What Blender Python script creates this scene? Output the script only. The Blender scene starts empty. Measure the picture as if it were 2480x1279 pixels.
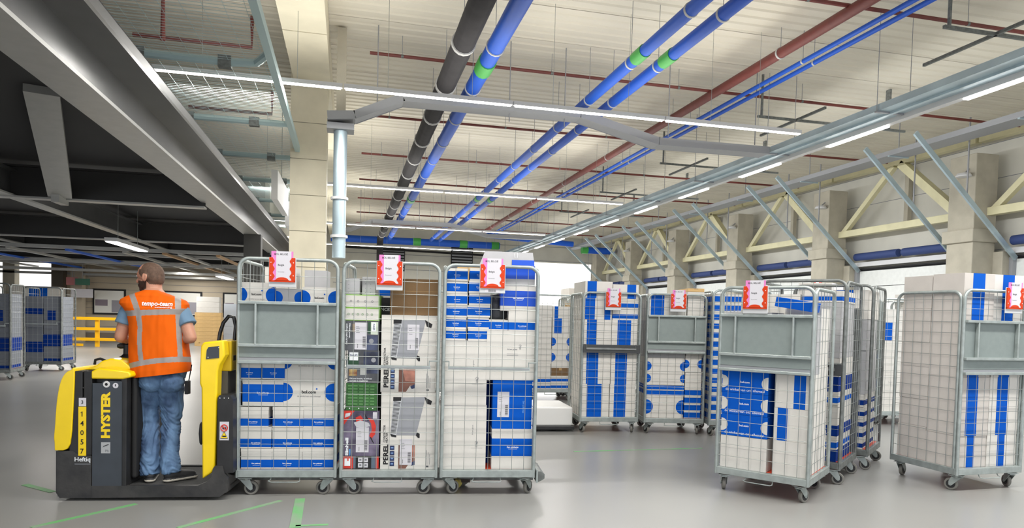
import bpy, bmesh, math, random
from math import sin, cos, pi, radians
from mathutils import Vector, Matrix, noise
random.seed(7)
S = bpy.context.scene
COL = S.collection

# ---------------------------------------------------------------- camera
FPX, PPX, PPY, CAMH = 1653.0, 1240.0, 826.5, 1.38
_p, _r, _y = radians(1.99), radians(1.43), radians(13.56)
FW = Vector((sin(_y)*cos(_p), cos(_y)*cos(_p), -sin(_p)))
_rt = Vector((cos(_y), -sin(_y), 0)); _up = _rt.cross(FW)
RT = _rt*cos(_r) + _up*sin(_r); UP = -_rt*sin(_r) + _up*cos(_r)
CAM = Vector((0, 0, CAMH))
cd = bpy.data.cameras.new('camera'); cam = bpy.data.objects.new('camera', cd); COL.objects.link(cam)
cd.sensor_width = 36; cd.lens = 36*FPX/2480; cd.shift_y = (PPY-639.5)/2480; cd.clip_end = 200; cd.clip_start = 0.05
M = Matrix((RT, UP, -FW)).transposed().to_4x4(); M.translation = CAM
cam.matrix_world = M
S.camera = cam

# ---------------------------------------------------------------- world and exposure
S.view_settings.view_transform = 'Standard'; S.view_settings.look = 'None'
S.view_settings.gamma = 1; S.view_settings.exposure = 0.25; S.view_settings.use_curve_mapping = False
W = bpy.data.worlds.new('world'); S.world = W; W.use_nodes = True
W.node_tree.nodes['Background'].inputs[0].default_value = (0.93, 0.96, 1.0, 1)
W.node_tree.nodes['Background'].inputs[1].default_value = 1.25
LAMP = 9.0        # strength of the tube lights
def area(name, loc, sx, sy, power, rot=(0, 0, 0), col=(1, 0.97, 0.92)):
    l = bpy.data.lights.new(name, 'AREA'); l.shape = 'RECTANGLE'; l.size = sx; l.size_y = sy
    l.energy = power; l.color = col
    o = bpy.data.objects.new(name, l); o.location = loc; o.rotation_euler = rot; COL.objects.link(o)
    return o
for yy in (3.0, 12.1, 21.2, 30.3, 39.4):           # light over the hall: rows of tubes, then an added upward ceiling fill
    area('tube_row_light', (3.0, yy, 5.14), 11.5, 0.12, 560)
    area('ceiling_fill_light', (3.0, yy, 5.30), 11.5, 3.0, 60 if yy < 5 else 115, rot=(pi, 0, 0))
for k, yy in enumerate((6, 14, 22, 30, 38)):       # light of the tray tubes, then an added fill aimed at the right wall
    area('tray_tube_and_fill_light', (9.87, yy, 5.14), 0.12, 6, 330, col=(0.95, 0.98, 1))
    area('tray_tube_and_fill_light', (9.98, yy, 5.12), 0.12, 6, 150, rot=(0, radians(-62), 0), col=(0.97, 0.98, 1))
for (xx, yy) in ((-5.7, 20.5), (-6.0, 28.0), (-8.8, 24), (-4.2, 16)):
    area('low_tube_light', (xx, yy, 2.8), 0.12, 3.0, 130)

def ray(px, py): return FW + RT*((px-PPX)/FPX) + UP*((PPY-py)/FPX)
def at(px, py, ax, val):
    d = ray(px, py); t = (val-CAM[ax])/d[ax]; return CAM + d*t
class Frame:                                        # a local frame on the floor: u along a front, v away from it
    def __init__(s, x, y, deg):
        s.o = Vector((x, y, 0)); s.a = radians(deg)
        s.u = Vector((cos(s.a), sin(s.a), 0)); s.n = Vector((-sin(s.a), cos(s.a), 0))
    def pt(s, u, v, z=0): return s.o + s.u*u + s.n*v + Vector((0, 0, z))
    def px(s, px, py, v=0):
        d = ray(px, py); t = ((s.o + s.n*v - CAM).dot(s.n))/d.dot(s.n); P = CAM + d*t
        return ((P-s.o).dot(s.u), P.z)
TOW = Frame(-0.80, 5.36, -7.5)
WORLD = Frame(0, 0, 0)

# ---------------------------------------------------------------- materials
def srgb(c):
    return tuple(((v/255)/12.92 if v/255 <= 0.04045 else ((v/255+0.055)/1.055)**2.4) for v in c) + (1,)
MATS = {}
def mat(name, c, rough=0.6, metal=0.0, var=0.0, scale=8.0, bump=0.0, bscale=60.0, emit=0.0, spec=0.5, coat=0.0, stretch=None, c2=None):
    if name in MATS: return MATS[name]
    m = bpy.data.materials.new(name); m.use_nodes = True; nt = m.node_tree; b = nt.nodes['Principled BSDF']
    col = srgb(c); b.inputs['Base Color'].default_value = col
    b.inputs['Roughness'].default_value = rough; b.inputs['Metallic'].default_value = metal
    b.inputs['Specular IOR Level'].default_value = spec; b.inputs['Coat Weight'].default_value = coat
    tc = nt.nodes.new('ShaderNodeTexCoord'); mp = nt.nodes.new('ShaderNodeMapping')
    if stretch: mp.inputs['Scale'].default_value = stretch
    nt.links.new(tc.outputs['Object'], mp.inputs['Vector'])
    if var > 0 or c2:
        n = nt.nodes.new('ShaderNodeTexNoise'); n.inputs['Scale'].default_value = scale; n.inputs['Detail'].default_value = 5
        r = nt.nodes.new('ShaderNodeMix'); r.data_type = 'RGBA'
        dk = srgb(c2) if c2 else tuple(x*(1-var) for x in col[:3]) + (1,)
        lt = col if c2 else tuple(min(1, x*(1+var*0.6)) for x in col[:3]) + (1,)
        mr = nt.nodes.new('ShaderNodeMapRange'); mr.inputs[1].default_value = 0.35; mr.inputs[2].default_value = 0.65
        nt.links.new(mp.outputs[0], n.inputs['Vector']); nt.links.new(n.outputs['Fac'], mr.inputs[0]); nt.links.new(mr.outputs[0], r.inputs[0])
        r.inputs[6].default_value = dk; r.inputs[7].default_value = lt
        nt.links.new(r.outputs[2], b.inputs['Base Color'])
    if bump > 0:
        n2 = nt.nodes.new('ShaderNodeTexNoise'); n2.inputs['Scale'].default_value = bscale; n2.inputs['Detail'].default_value = 3
        bp = nt.nodes.new('ShaderNodeBump'); bp.inputs['Strength'].default_value = bump; bp.inputs['Distance'].default_value = 0.01
        nt.links.new(mp.outputs[0], n2.inputs['Vector']); nt.links.new(n2.outputs['Fac'], bp.inputs['Height']); nt.links.new(bp.outputs[0], b.inputs['Normal'])
    if emit > 0:
        b.inputs['Emission Color'].default_value = (1, 0.98, 0.95, 1); b.inputs['Emission Strength'].default_value = emit
    MATS[name] = m
    return m
white_card = mat('white_card', (212, 209, 203), 0.8, var=0.04, scale=5, bump=0.05, spec=0.2)
grey_card = mat('grey_card', (176, 176, 178), 0.7, var=0.05)
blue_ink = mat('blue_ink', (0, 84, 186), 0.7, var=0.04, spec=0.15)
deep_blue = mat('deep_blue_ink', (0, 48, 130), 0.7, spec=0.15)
black_ink = mat('black_ink', (22, 22, 26), 0.6)
grey_ink = mat('grey_ink', (120, 122, 128), 0.7)
white_ink = mat('white_ink', (235, 238, 242), 0.6)
brown_card = mat('brown_card', (114, 88, 57), 0.8, var=0.08, scale=3, bump=0.08)
tan_card = mat('tan_card', (205, 170, 115), 0.8, var=0.08)
galv = mat('galvanised_steel', (162, 170, 168), 0.42, 0.5, var=0.16, scale=14, bump=0.05)
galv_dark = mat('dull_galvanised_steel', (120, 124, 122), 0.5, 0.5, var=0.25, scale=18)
wire = mat('zinc_wire', (150, 155, 153), 0.42, 0.6)
plas_grey = mat('grey_plastic', (128, 138, 136), 0.55, var=0.04, scale=20, bump=0.06, bscale=200)
red_deck = mat('orange_red_plastic', (205, 70, 40), 0.5)
orange_frame = mat('orange_plastic', (200, 58, 12), 0.5, spec=0.3)
pink_card = mat('pink_card', (214, 128, 188), 0.7, spec=0.2)
paper = mat('white_paper', (206, 204, 210), 0.7, spec=0.2)
rubber = mat('grey_rubber', (120, 118, 112), 0.6, var=0.1)
wheel_blk = mat('black_wheel_core', (34, 34, 36), 0.55)
blk_metal = mat('black_painted_steel', (36, 36, 38), 0.5, var=0.3, scale=9, bump=0.05)
tyellow = mat('yellow_paint', (246, 210, 8), 0.32, coat=0.3, var=0.03)
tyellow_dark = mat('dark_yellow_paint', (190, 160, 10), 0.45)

# ---------------------------------------------------------------- mesh builder
_txt = {}
def text_mesh(s, bold=0.0):
    k = (s, bold)
    if k in _txt: return _txt[k]
    c = bpy.data.curves.new('lettering', 'FONT'); c.body = s; c.size = 1; c.offset = bold; c.resolution_u = 2
    o = bpy.data.objects.new('lettering', c); COL.objects.link(o)
    me = bpy.data.meshes.new_from_object(o.evaluated_get(bpy.context.evaluated_depsgraph_get()))
    vs = [v.co.copy() for v in me.vertices]; fs = [list(p.vertices) for p in me.polygons]
    bpy.data.objects.remove(o); bpy.data.curves.remove(c); bpy.data.meshes.remove(me)
    if vs:
        x0 = min(v.x for v in vs); x1 = max(v.x for v in vs); y0 = min(v.y for v in vs); y1 = max(v.y for v in vs)
    else: x0 = x1 = y0 = y1 = 0
    _txt[k] = (vs, fs, x0, x1, y0, y1); return _txt[k]
def smooth_poly(pts, n=4):                          # closed profile rounded with a Catmull-Rom curve
    out = []; k = len(pts)
    for i in range(k):
        p0, p1, p2, p3 = [Vector(pts[(i+j-1) % k]) for j in range(4)]
        for t in (a/n for a in range(n)):
            out.append(tuple(0.5*((2*p1)+(p2-p0)*t+(2*p0-5*p1+4*p2-p3)*t*t+(3*p1-p0-3*p2+p3)*t**3)))
    return out
class MB:
    def __init__(s): s.v = []; s.f = []; s.m = []; s.mats = []
    def mi(s, m):
        if m not in s.mats: s.mats.append(m)
        return s.mats.index(m)
    def add(s, vs, fs, m):
        n = len(s.v); s.v += [Vector(v) for v in vs]; i = s.mi(m)
        for f in fs: s.f.append([n+k for k in f]); s.m.append(i)
        return s
    def box(s, a, b, m):
        x0, y0, z0 = [min(a[i], b[i]) for i in range(3)]; x1, y1, z1 = [max(a[i], b[i]) for i in range(3)]
        return s.add([(x0,y0,z0),(x1,y0,z0),(x1,y1,z0),(x0,y1,z0),(x0,y0,z1),(x1,y0,z1),(x1,y1,z1),(x0,y1,z1)],
                     [(0,3,2,1),(4,5,6,7),(0,1,5,4),(1,2,6,5),(2,3,7,6),(3,0,4,7)], m)
    def beam(s, p, q, w, h, m, up=(0, 0, 1)):            # rectangular bar from p to q
        p, q = Vector(p), Vector(q); d = (q-p).normalized(); u = Vector(up)
        if abs(d.dot(u)) > 0.98: u = Vector((1, 0, 0))
        r = d.cross(u).normalized(); u = r.cross(d)
        vs = [c + r*(i*w/2) + u*(j*h/2) for c in (p, q) for i, j in ((-1,-1),(1,-1),(1,1),(-1,1))]
        return s.add(vs, [(0,1,2,3),(7,6,5,4),(0,4,5,1),(1,5,6,2),(2,6,7,3),(3,7,4,0)], m)
    def tube(s, pts, r, m, n=8, closed=False, caps=True):
        pts = [Vector(p) for p in pts]; k = len(pts); rs = r if isinstance(r, (list, tuple)) else [r]*k
        d0 = (pts[1]-pts[0]).normalized(); u = Vector((0, 0, 1)) if abs(d0.z) < 0.9 else Vector((1, 0, 0))
        vs = []
        for i, p in enumerate(pts):
            a = pts[i-1] if (i > 0 or closed) else pts[0]; b = pts[(i+1) % k] if (i < k-1 or closed) else pts[-1]
            d = (b-a).normalized(); x = d.cross(u)
            if x.length < 1e-5: x = d.orthogonal()
            x.normalize(); u = x.cross(d).normalized()
            vs += [p + (x*cos(2*pi*j/n) + u*sin(2*pi*j/n))*rs[i] for j in range(n)]
        fs = []
        for i in range(k if closed else k-1):
            for j in range(n):
                a, b = i*n, ((i+1) % k)*n
                fs.append((a+j, b+j, b+(j+1) % n, a+(j+1) % n))
        if caps and not closed: fs += [list(range(n)), list(range((k-1)*n, k*n))[::-1]]
        return s.add(vs, fs, m)
    def prism(s, poly, y0, y1, m, axis='y', sm=None):      # polygon in (x,z) pushed along y (or other axis)
        def P(a, b, t): return {'y': (a, t, b), 'x': (t, a, b), 'z': (a, b, t)}[axis]
        n = len(poly); vs = [P(a, b, y0) for a, b in poly] + [P(a, b, y1) for a, b in poly]
        s.add(vs, [list(range(n)), list(range(n, 2*n))[::-1]], m)
        return s.add(vs, [(i, i+n, (i+1) % n+n, (i+1) % n) for i in range(n)], sm or m)
    def lathe(s, prof, c, m, n=20, axis='z'):
        vs = []
        for r, h in prof:
            for j in range(n):
                a, b = r*cos(2*pi*j/n), r*sin(2*pi*j/n)
                vs.append(Vector(c) + Vector({'z': (a, b, h), 'y': (a, h, b), 'x': (h, a, b)}[axis]))
        fs = [(i*n+j, i*n+(j+1) % n, (i+1)*n+(j+1) % n, (i+1)*n+j) for i in range(len(prof)-1) for j in range(n)]
        return s.add(vs, fs, m)
    def quad(s, o, x, y, m):                              # flat rectangle from corner o with edge vectors x and y
        o, x, y = Vector(o), Vector(x), Vector(y); return s.add([o, o+x, o+x+y, o+y], [(0, 1, 2, 3)], m)
    def poly(s, pts, m): return s.add(pts, [list(range(len(pts)))], m)
    def text(s, t, c, xd, yd, m, w=None, h=None, bold=0.0, left=False):   # lettering centred at c, fitted to width or height
        vs, fs, x0, x1, y0, y1 = text_mesh(t, bold); xd, yd, c = Vector(xd), Vector(yd), Vector(c)
        sx = (w/(x1-x0)) if w else h/(y1-y0); sy = (h/(y1-y0)) if h else sx
        if not w: sx = sy
        cx = x0 if left else (x0+x1)/2
        return s.add([c + xd*((v.x-cx)*sx) + yd*((v.y-(y0+y1)/2)*sy) for v in vs], fs, m)
    def build(s, name, parent=None, bevel=0.0, smooth=False, loc=None, rotz=None, seg=2, angle=40):
        me = bpy.data.meshes.new(name); me.from_pydata([tuple(v) for v in s.v], [], s.f)
        for m in s.mats: me.materials.append(m)
        me.polygons.foreach_set('material_index', s.m); me.update()
        bm = bmesh.new(); bm.from_mesh(me)
        if smooth: bmesh.ops.remove_doubles(bm, verts=bm.verts, dist=1e-5)
        bmesh.ops.recalc_face_normals(bm, faces=bm.faces) if smooth else None
        bm.to_mesh(me); bm.free()
        if smooth: me.polygons.foreach_set('use_smooth', [True]*len(me.polygons))
        if smooth: me.set_sharp_from_angle(angle=radians(angle))
        o = bpy.data.objects.new(name, me); COL.objects.link(o)
        if parent: o.parent = parent
        if loc is not None: o.location = loc
        if rotz is not None: o.rotation_euler = (0, 0, rotz)
        if bevel > 0:
            b = o.modifiers.new('bevel', 'BEVEL'); b.width = bevel; b.segments = seg; b.limit_method = 'ANGLE'; b.angle_limit = radians(50); b.harden_normals = False
        return o
def tag(o, label, cat, group=None, kind=None):
    o['label'] = label; o['category'] = cat
    if group: o['group'] = group
    if kind: o['kind'] = kind
    return o
def thing(name, label, cat, loc=(0, 0, 0), rotz=0.0, group=None):
    o = bpy.data.objects.new(name, None); COL.objects.link(o); o.location = loc; o.rotation_euler = (0, 0, rotz); o.empty_display_size = 0.2
    return tag(o, label, cat, group)
def struct(o): o['kind'] = 'structure'; return o
def copy_tree(o, parent=None):
    c = o.copy(); COL.objects.link(c); c.parent = parent
    for ch in list(o.children): copy_tree(ch, c)
    return c
def arc(c, r, a0, a1, n=6, plane='xz', y=0):
    out = []
    for i in range(n+1):
        a = radians(a0+(a1-a0)*i/n); p, q = c[0]+r*cos(a), c[1]+r*sin(a)
        out.append((p, y, q) if plane == 'xz' else ((y, p, q) if plane == 'yz' else (p, q, y)))
    return out

# ================================================================ THE HALL
conc = mat('concrete_column', (172, 166, 150), 0.85, var=0.1, scale=2.5, bump=0.1)
cream = mat('cream_paint', (212, 206, 168), 0.5, var=0.06, scale=3)
ceil_m = mat('ceiling_deck', (216, 210, 194), 0.7, var=0.08, scale=0.5, stretch=(0.35, 1.6, 1))
wallp = mat('wall_panel', (200, 198, 188), 0.65, var=0.06, scale=1.2)
wall_w = mat('bright_wall', (240, 240, 240), 0.6)
glow_panel_m = mat('glowing_white_panel', (240, 240, 240), 0.6, emit=0.9)  # glow put into a white panel to stand for strong light
beige = mat('beige_wall', (178, 166, 146), 0.75, var=0.05, scale=1)
dark_gap = mat('dark_gap', (30, 30, 32), 0.8)
door_m = mat('dock_door_panel', (222, 224, 220), 0.5, var=0.04)
pillar_m = mat('pale_beige_pillar', (222, 214, 190), 0.6, var=0.08, scale=1.5)
blue_pipe = mat('blue_pipe', (4, 84, 196), 0.5)
blue_small = mat('pale_blue_pipe', (50, 104, 210), 0.4)
green_cpl = mat('green_coupling', (70, 165, 75), 0.45)
dark_pipe = mat('dark_insulation', (52, 50, 52), 0.9, var=0.15, scale=4, bump=0.1)
red_pipe = mat('oxide_red_pipe', (112, 52, 46), 0.5, var=0.1)
tray_m = mat('pale_blue_galvanised', (176, 194, 202), 0.35, 0.45, var=0.1, scale=2)
tray_dark = mat('grey_tray_steel', (150, 152, 156), 0.45, 0.3)
lampw = mat('lamp_housing', (205, 205, 205), 0.5)
glow = mat('tube_glow', (255, 255, 255), 0.5, emit=LAMP)
dk_steel = mat('dark_mezzanine_steel', (92, 92, 92), 0.42, 0.35, var=0.12, scale=2)
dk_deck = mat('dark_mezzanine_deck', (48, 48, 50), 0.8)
lt_flange = mat('grey_flange_paint', (168, 168, 164), 0.4, 0.2, var=0.05)
seal_blue = mat('dark_blue_dock_seal', (44, 62, 112), 0.7)
barrier_y = mat('yellow_barrier_paint', (240, 180, 10), 0.4)

def floor_material():
    m = bpy.data.materials.new('polished_concrete'); m.use_nodes = True; nt = m.node_tree; b = nt.nodes['Principled BSDF']
    tc = nt.nodes.new('ShaderNodeTexCoord')
    n = nt.nodes.new('ShaderNodeTexNoise'); n.inputs['Scale'].default_value = 0.5; n.inputs['Detail'].default_value = 3; n.inputs['Roughness'].default_value = 0.5
    r = nt.nodes.new('ShaderNodeValToRGB'); r.color_ramp.elements[0].position = 0.3; r.color_ramp.elements[1].position = 0.72
    r.color_ramp.elements[0].color = srgb((134, 134, 132)); r.color_ramp.elements[1].color = srgb((146, 146, 143))
    n2 = nt.nodes.new('ShaderNodeTexNoise'); n2.inputs['Scale'].default_value = 0.8; n2.inputs['Detail'].default_value = 1
    mr = nt.nodes.new('ShaderNodeMapRange'); mr.inputs[3].default_value = 0.27; mr.inputs[4].default_value = 0.34
    for x in (n, n2): nt.links.new(tc.outputs['Object'], x.inputs['Vector'])
    nt.links.new(n.outputs['Fac'], r.inputs[0]); nt.links.new(r.outputs[0], b.inputs['Base Color'])
    nt.links.new(n2.outputs['Fac'], mr.inputs[0]); nt.links.new(mr.outputs[0], b.inputs['Roughness'])
    b.inputs['Specular IOR Level'].default_value = 0.5
    return m
XW, YF, CZ = 17.6, 46.5, 7.1
floor_m = floor_material()
struct(MB().box((-30, -3, -0.2), (XW+0.3, YF+0.3, 0), floor_m).build('floor'))
green_tape = mat('green_floor_paint', (104, 178, 108), 0.6, c2=(138, 160, 136), scale=5)
def tape(p, q, w, label):
    a, b = at(*p, 2, 0), at(*q, 2, 0); a.z = b.z = 0.0015
    o = MB().beam(a, b, w, 0.002, green_tape).build('floor_marking')
    return tag(o, label, 'floor marking')
tape((75, 1278), (330, 1221), 0.04, 'green floor line running out from under the truck at the lower left')
tape((430, 1279), (680, 1213), 0.04, 'green floor line slanting under the first roll cage')
tape((714, 1279), (727, 1208), 0.07, 'short thick green floor mark under the first roll cage')
tape((716, 1274), (795, 1271), 0.03, 'thin green floor dash at the bottom edge beside the thick mark')
tape((60, 1174), (128, 1192), 0.05, 'faint green floor line left of the truck')
tape((1390, 1094), (1700, 1086), 0.03, 'faint green floor line in front of the two blurred cages')

# ceiling: trapezoid deck running left to right, a dark joint every 1.5 m
mb = MB(); pr = []; y = -3.0; k = 0
while y < YF:
    pr += [(y, CZ), (y+0.17, CZ), (y+0.20, CZ+0.03), (y+0.27, CZ+0.03), (y+0.30, CZ)]
    if k % 5 == 4: pr += [(y+0.30, CZ+0.12), (y+0.325, CZ+0.12), (y+0.325, CZ)]; y += 0.025
    y += 0.30; k += 1
vs = []
for a, b in pr: vs += [(-30, a, b), (XW, a, b)]
mb.add(vs, [(2*i, 2*i+2, 2*i+3, 2*i+1) for i in range(len(pr)-1)], ceil_m)
mb.box((-30, -3, CZ+0.2), (XW, YF, CZ+0.3), dark_gap)
struct(mb.build('ceiling'))

# right wall with horizontal panel joints
mb = MB().box((XW, -3, 0), (XW+0.3, YF, CZ+0.3), wallp)
for i in range(7):
    mb.box((XW-0.006, -3, 1.0*i+0.6), (XW, YF, 1.0*i+0.615), grey_ink)
struct(mb.build('wall_right'))
struct(MB().box((-3.5, 30.86, 0), (-3.3, YF+0.3, CZ+0.3), wallp).build('wall_inner'))
mb = MB().box((-3.3, YF, 0), (XW+0.3, YF+0.3, CZ+0.3), wallp)
for i in range(7): mb.box((-1, YF-0.01, 1.0*i+0.4), (XW, YF, 1.0*i+0.43), grey_ink)
mb.box((11.4, YF-0.03, 0), (16.9, YF-0.01, 5.3), glow_panel_m)  # added glowing panel on the brightly lit far wall
struct(mb.build('wall_far'))
for k, (xa, za) in enumerate(((1092, 652), (925, 655))):
    P_ = at(xa, za, 1, YF-0.1); t = thing('wall_vent', 'dark louvred vent high on the far wall, %s one' % ('right', 'left')[k], 'vent', (P_.x, P_.y, P_.z), 0, 'louvred vents on the far wall')
    MB().box((0, 0, 0), (1.5, 0.08, 1.5), dark_gap).build('frame', t)
    b = MB()
    for i in range(7): b.box((0.05, -0.04, 0.1+0.2*i), (1.45, 0.0, 0.2+0.2*i), tray_dark)
    b.build('louvres', t)
tag(MB().tube([(-0.9, YF-0.25, 5.75), (9.5, YF-0.25, 5.6)], 0.07, dark_gap, n=8).build('conduit'), 'long black conduit running across the far wall', 'conduit')
# lower wall under the mezzanine
YL = 30.6
mb = MB().box((-30, YL, 0), (-1.6, YL+0.25, 4.6), beige)
for i in range(12): mb.box((-10.2, YL-0.012, 0.25*i+0.1), (-1.6, YL, 0.25*i+0.112), grey_ink)
struct(mb.build('wall_back'))
mb = MB().box((-20.6, YL-0.05, 0), (-11.2, YL-0.02, 3.2), glow_panel_m)  # added glowing panel standing in for a bright opening
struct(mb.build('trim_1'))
mb = MB()
for a, b in (((-30, -3.2, 0), (-29.8, YL, 4)), ): mb.box(a, b, beige)
struct(mb.build('wall_left'))

# columns with trusses on the right
COLS = [9.7, 15.6, 21.4, 27.2, 33.0, 38.8, 44.6]
ordn = ['nearest', 'second', 'third', 'fourth', 'fifth', 'sixth', 'last']
for i, c in enumerate(COLS):
    mb = MB().box((16.45, c-0.42, 0), (17.2, c+0.42, 6.15), conc).box((16.35, c-0.5, 3.75), (17.2, c+0.5, 4.1), conc)
    mb.box((17.15, c-0.7, 0), (17.58, c+0.7, 3.5), conc)
    t = mb.build('concrete_column', bevel=0.02); struct(t)
    if 0 < i < 6:
        l = MB().lathe([(0.0, 0.10), (0.16, 0.06), (0.2, 0), (0.19, -0.03), (0, -0.05)], (16.28, c-0.2, 5.55), lampw, n=16).tube([(16.28, c-0.2, 5.6), (16.45, c-0.2, 5.75)], 0.02, tray_dark).build('wall_lamp', smooth=True)
        tag(l, 'pale round fixture on the %s concrete column of the right wall' % ordn[i], 'lamp', 'round fixtures on the columns')
for i in range(len(COLS)-1):
    a, b = COLS[i], COLS[i+1]; m = (a+b)/2
    g = 'roof trusses along the right wall'
    t = thing('roof_truss', 'cream steel truss bay between the %s and %s concrete columns' % (ordn[i], ordn[i+1]), 'truss', (17.0, a, 4.4), 0, g)
    MB().box((-0.12, 0.05, 0.08), (0.12, b-a-0.05, 0.30), cream).build('lower_chord', t, bevel=0.01)
    MB().box((-0.12, 0.05, 2.14), (0.12, b-a-0.05, 2.36), cream).build('upper_chord', t, bevel=0.01)
    MB().beam((0, 0.5, 0.2), (0, (b-a)/2-0.15, 2.15), 0.24, 0.24, cream).build('diagonal', t)
    MB().beam((0, b-a-0.5, 0.2), (0, (b-a)/2+0.15, 2.15), 0.16, 0.16, cream).build('diagonal', t)
    MB().box((0.35, (b-a)/2-0.08, 0.2), (0.5, (b-a)/2+0.08, 2.1), conc).build('post', t)
# dock doors, their seals and tracks
for i in range(len(COLS)-1):
    a, b = COLS[i]+0.75, COLS[i+1]-0.75
    mb = MB().box((XW-0.05, a, 0), (XW-0.01, b, 3.35), dark_gap)
    for k in range(6): mb.box((XW-0.09, a+0.06, 0.02+0.55*k), (XW-0.05, b-0.06, 0.02+0.55*k+0.53), door_m)
    for s_ in (a, b): mb.box((XW-0.22, s_-0.06, 0), (XW-0.05, s_+0.06, 3.35), tray_dark)
    mb.box((XW-0.12, a, 3.35), (XW-0.05, b, 3.40), dark_gap)
    struct(mb.build('door_%d' % (i+1)))
    t = thing('door_track', 'pair of galvanised rails slanting up from the dock door between the %s and %s columns' % (ordn[i], ordn[i+1]), 'door track', (XW-0.2, a, 3.3), 0, 'door tracks of the dock doors')
    for s_ in (0.12, b-a-0.12):
        MB().beam((0, s_, 0), (-3.4, s_, 3.05), 0.06, 0.13, tray_m).build('rail', t)
        MB().beam((-1.7, s_, 1.55), (-1.7, s_, 3.6), 0.03, 0.03, tray_dark).build('hanger', t)
    for h in range(2):
        w = (b-a-0.5)/2; y0 = a+0.15+h*(w+0.2)
        o = MB().tube([(17.25, y0, 3.78), (17.25, y0+w, 3.78)], 0.13, seal_blue, n=12).build('spring_drum', smooth=True)
        tag(o, 'dark blue roller %s above the dock door between the %s and %s columns' % (('nearer', 'farther')[h], ordn[i], ordn[i+1]), 'roller', 'dark blue rollers above the dock doors')
    struct(MB().box((17.35, COLS[i]+0.6, 3.45), (17.58, COLS[i+1]-0.6, 3.6), lampw).build('trim_%d' % (i+2)))
# fire sign on the third column
red_sign = mat('red_sign', (205, 50, 45), 0.5)
o = MB().box((0, -0.2, 0), (0.02, 0.2, 0.4), red_sign).text('F', (-0.003, 0, 0.2), (0, -1, 0), (0, 0, 1), white_ink, h=0.28, bold=0.03).build('fire_sign', loc=(16.42, 21.4, 2.6))
tag(o, 'small red fire equipment sign on a concrete column', 'sign')

# tall pillar and ceiling beam at the left of the hall
mb = MB()
for k in range(9): mb.box((-1.30, 16, 0.80*k), (-0.52, 16.8, 0.80*k+0.785), pillar_m)
mb.box((-1.28, 16.02, 0), (-0.54, 16.78, CZ-0.01), conc)
struct(mb.build('concrete_pillar'))
mb = MB(); y = -2.0
while y < YF-3:
    mb.box((-1.22, y, 6.4), (-0.45, y+2.96, CZ-0.01), pillar_m); y += 3.0
mb.box((-1.1, -2, 6.42), (-0.5, YF, CZ-0.02), conc)
struct(mb.build('roof_beam'))

# ---- pipes
def pipe(name, label, cat, pts, r, m, group=None, rings=None, ring_m=None, ring_name='pipe_clamp', n=16, ringw=0.05, ring_r=1.12, hangers=True):
    o0 = Vector(pts[0]); t = thing(name, label, cat, o0, 0, group)
    MB().tube([Vector(p)-o0 for p in pts], r, m, n=n).build('pipe', t, smooth=True)
    for (p, d, mm, nm, w) in (rings or []):
        p = Vector(p)-o0; d = Vector(d)
        b = MB().tube([p-d*w/2, p+d*w/2], r*ring_r, mm, n=n)
        if hangers and nm == 'pipe_clamp': b.tube([p+Vector((0, 0, r)), (p.x, p.y, CZ-o0.z-0.004)], 0.006, tray_dark, n=5)
        b.build(nm, t, smooth=True)
    return t
Yd = (0, 1, 0)
def yr(x, z, ys, m, nm, w=0.05): return [((x, y, z), Yd, m, nm, w) for y in ys]
ringw = mat('white_clamp', (190, 190, 188), 0.5)
pipe('insulated_pipe', 'thick dark grey insulated pipe running along the ceiling', 'pipe', [(1.83, -2, 6), (1.83, 42.2, 6), (1.83, 42.6, 5.6), (1.83, 42.6, 4.6)], 0.19, dark_pipe,
     rings=yr(1.83, 6, [2.2*k+0.6 for k in range(19)], ringw, 'pipe_clamp', 0.08))
cp = [(3.1, .5), (12.22, .5), (27.4, .5)]
pipe('blue_pipe', 'wide blue pipe beside the thick dark insulated pipe', 'pipe', [(2.38, -2, 6), (2.38, 42, 6)], 0.15, blue_pipe,
     rings=yr(2.38, 6, [2.2*k+0.6 for k in range(19)], ringw, 'pipe_clamp', 0.04)+yr(2.38, 6, [12.5, 27.5], green_cpl, 'green_coupling', 0.5))
for x, nm in ((4.87, 'left'), (5.40, 'right')):
    pipe('blue_pipe', '%s blue pipe of the medium pair crossing the middle of the ceiling' % nm, 'pipe', [(x, -2, 6), (x, 42, 6)], 0.105, blue_pipe, 'pair of medium blue pipes',
         rings=yr(x, 6, [2.2*k+0.6 for k in range(19)], ringw, 'pipe_clamp', 0.04)+yr(x, 6, [11.2, 26.5], green_cpl, 'green_coupling', 0.4))
pipe('sprinkler_main', 'thick oxide red sprinkler main running along the ceiling', 'pipe', [(8.03, -2, 6.6), (8.03, 42, 6.6)], 0.10, red_pipe,
     rings=yr(8.03, 6.6, [4.5*k+2.8 for k in range(9)], ringw, 'pipe_clamp', 0.04))
for x, nm in ((8.53, 'left'), (8.78, 'right')):
    pipe('blue_pipe', '%s thin blue pipe of the pair beside the red sprinkler main' % nm, 'pipe', [(x, -2, 6.5), (x, 42, 6.5)], 0.045, blue_pipe, 'pair of thin blue pipes',
         rings=yr(x, 6.5, [4.5*k+2.8 for k in range(9)], ringw, 'pipe_clamp', 0.04))
odn = ['first', 'second', 'third', 'fourth', 'fifth', 'sixth', 'seventh', 'eighth', 'ninth']
for k in range(8):
    y = 9.9+4.47*k
    pipe('sprinkler_branch', 'thin red sprinkler branch across the ceiling, %s counted from the front' % odn[k], 'pipe', [(0.35, y, 6.68), (17.0, y, 6.68)], 0.035, red_pipe, 'red sprinkler branches', n=8,
         rings=[((x, y, 6.68), (1, 0, 0), galv_dark, 'pipe_clamp', 0.05) for x in (1.0, 4.2, 7.2, 10.4, 13.6)])
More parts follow.
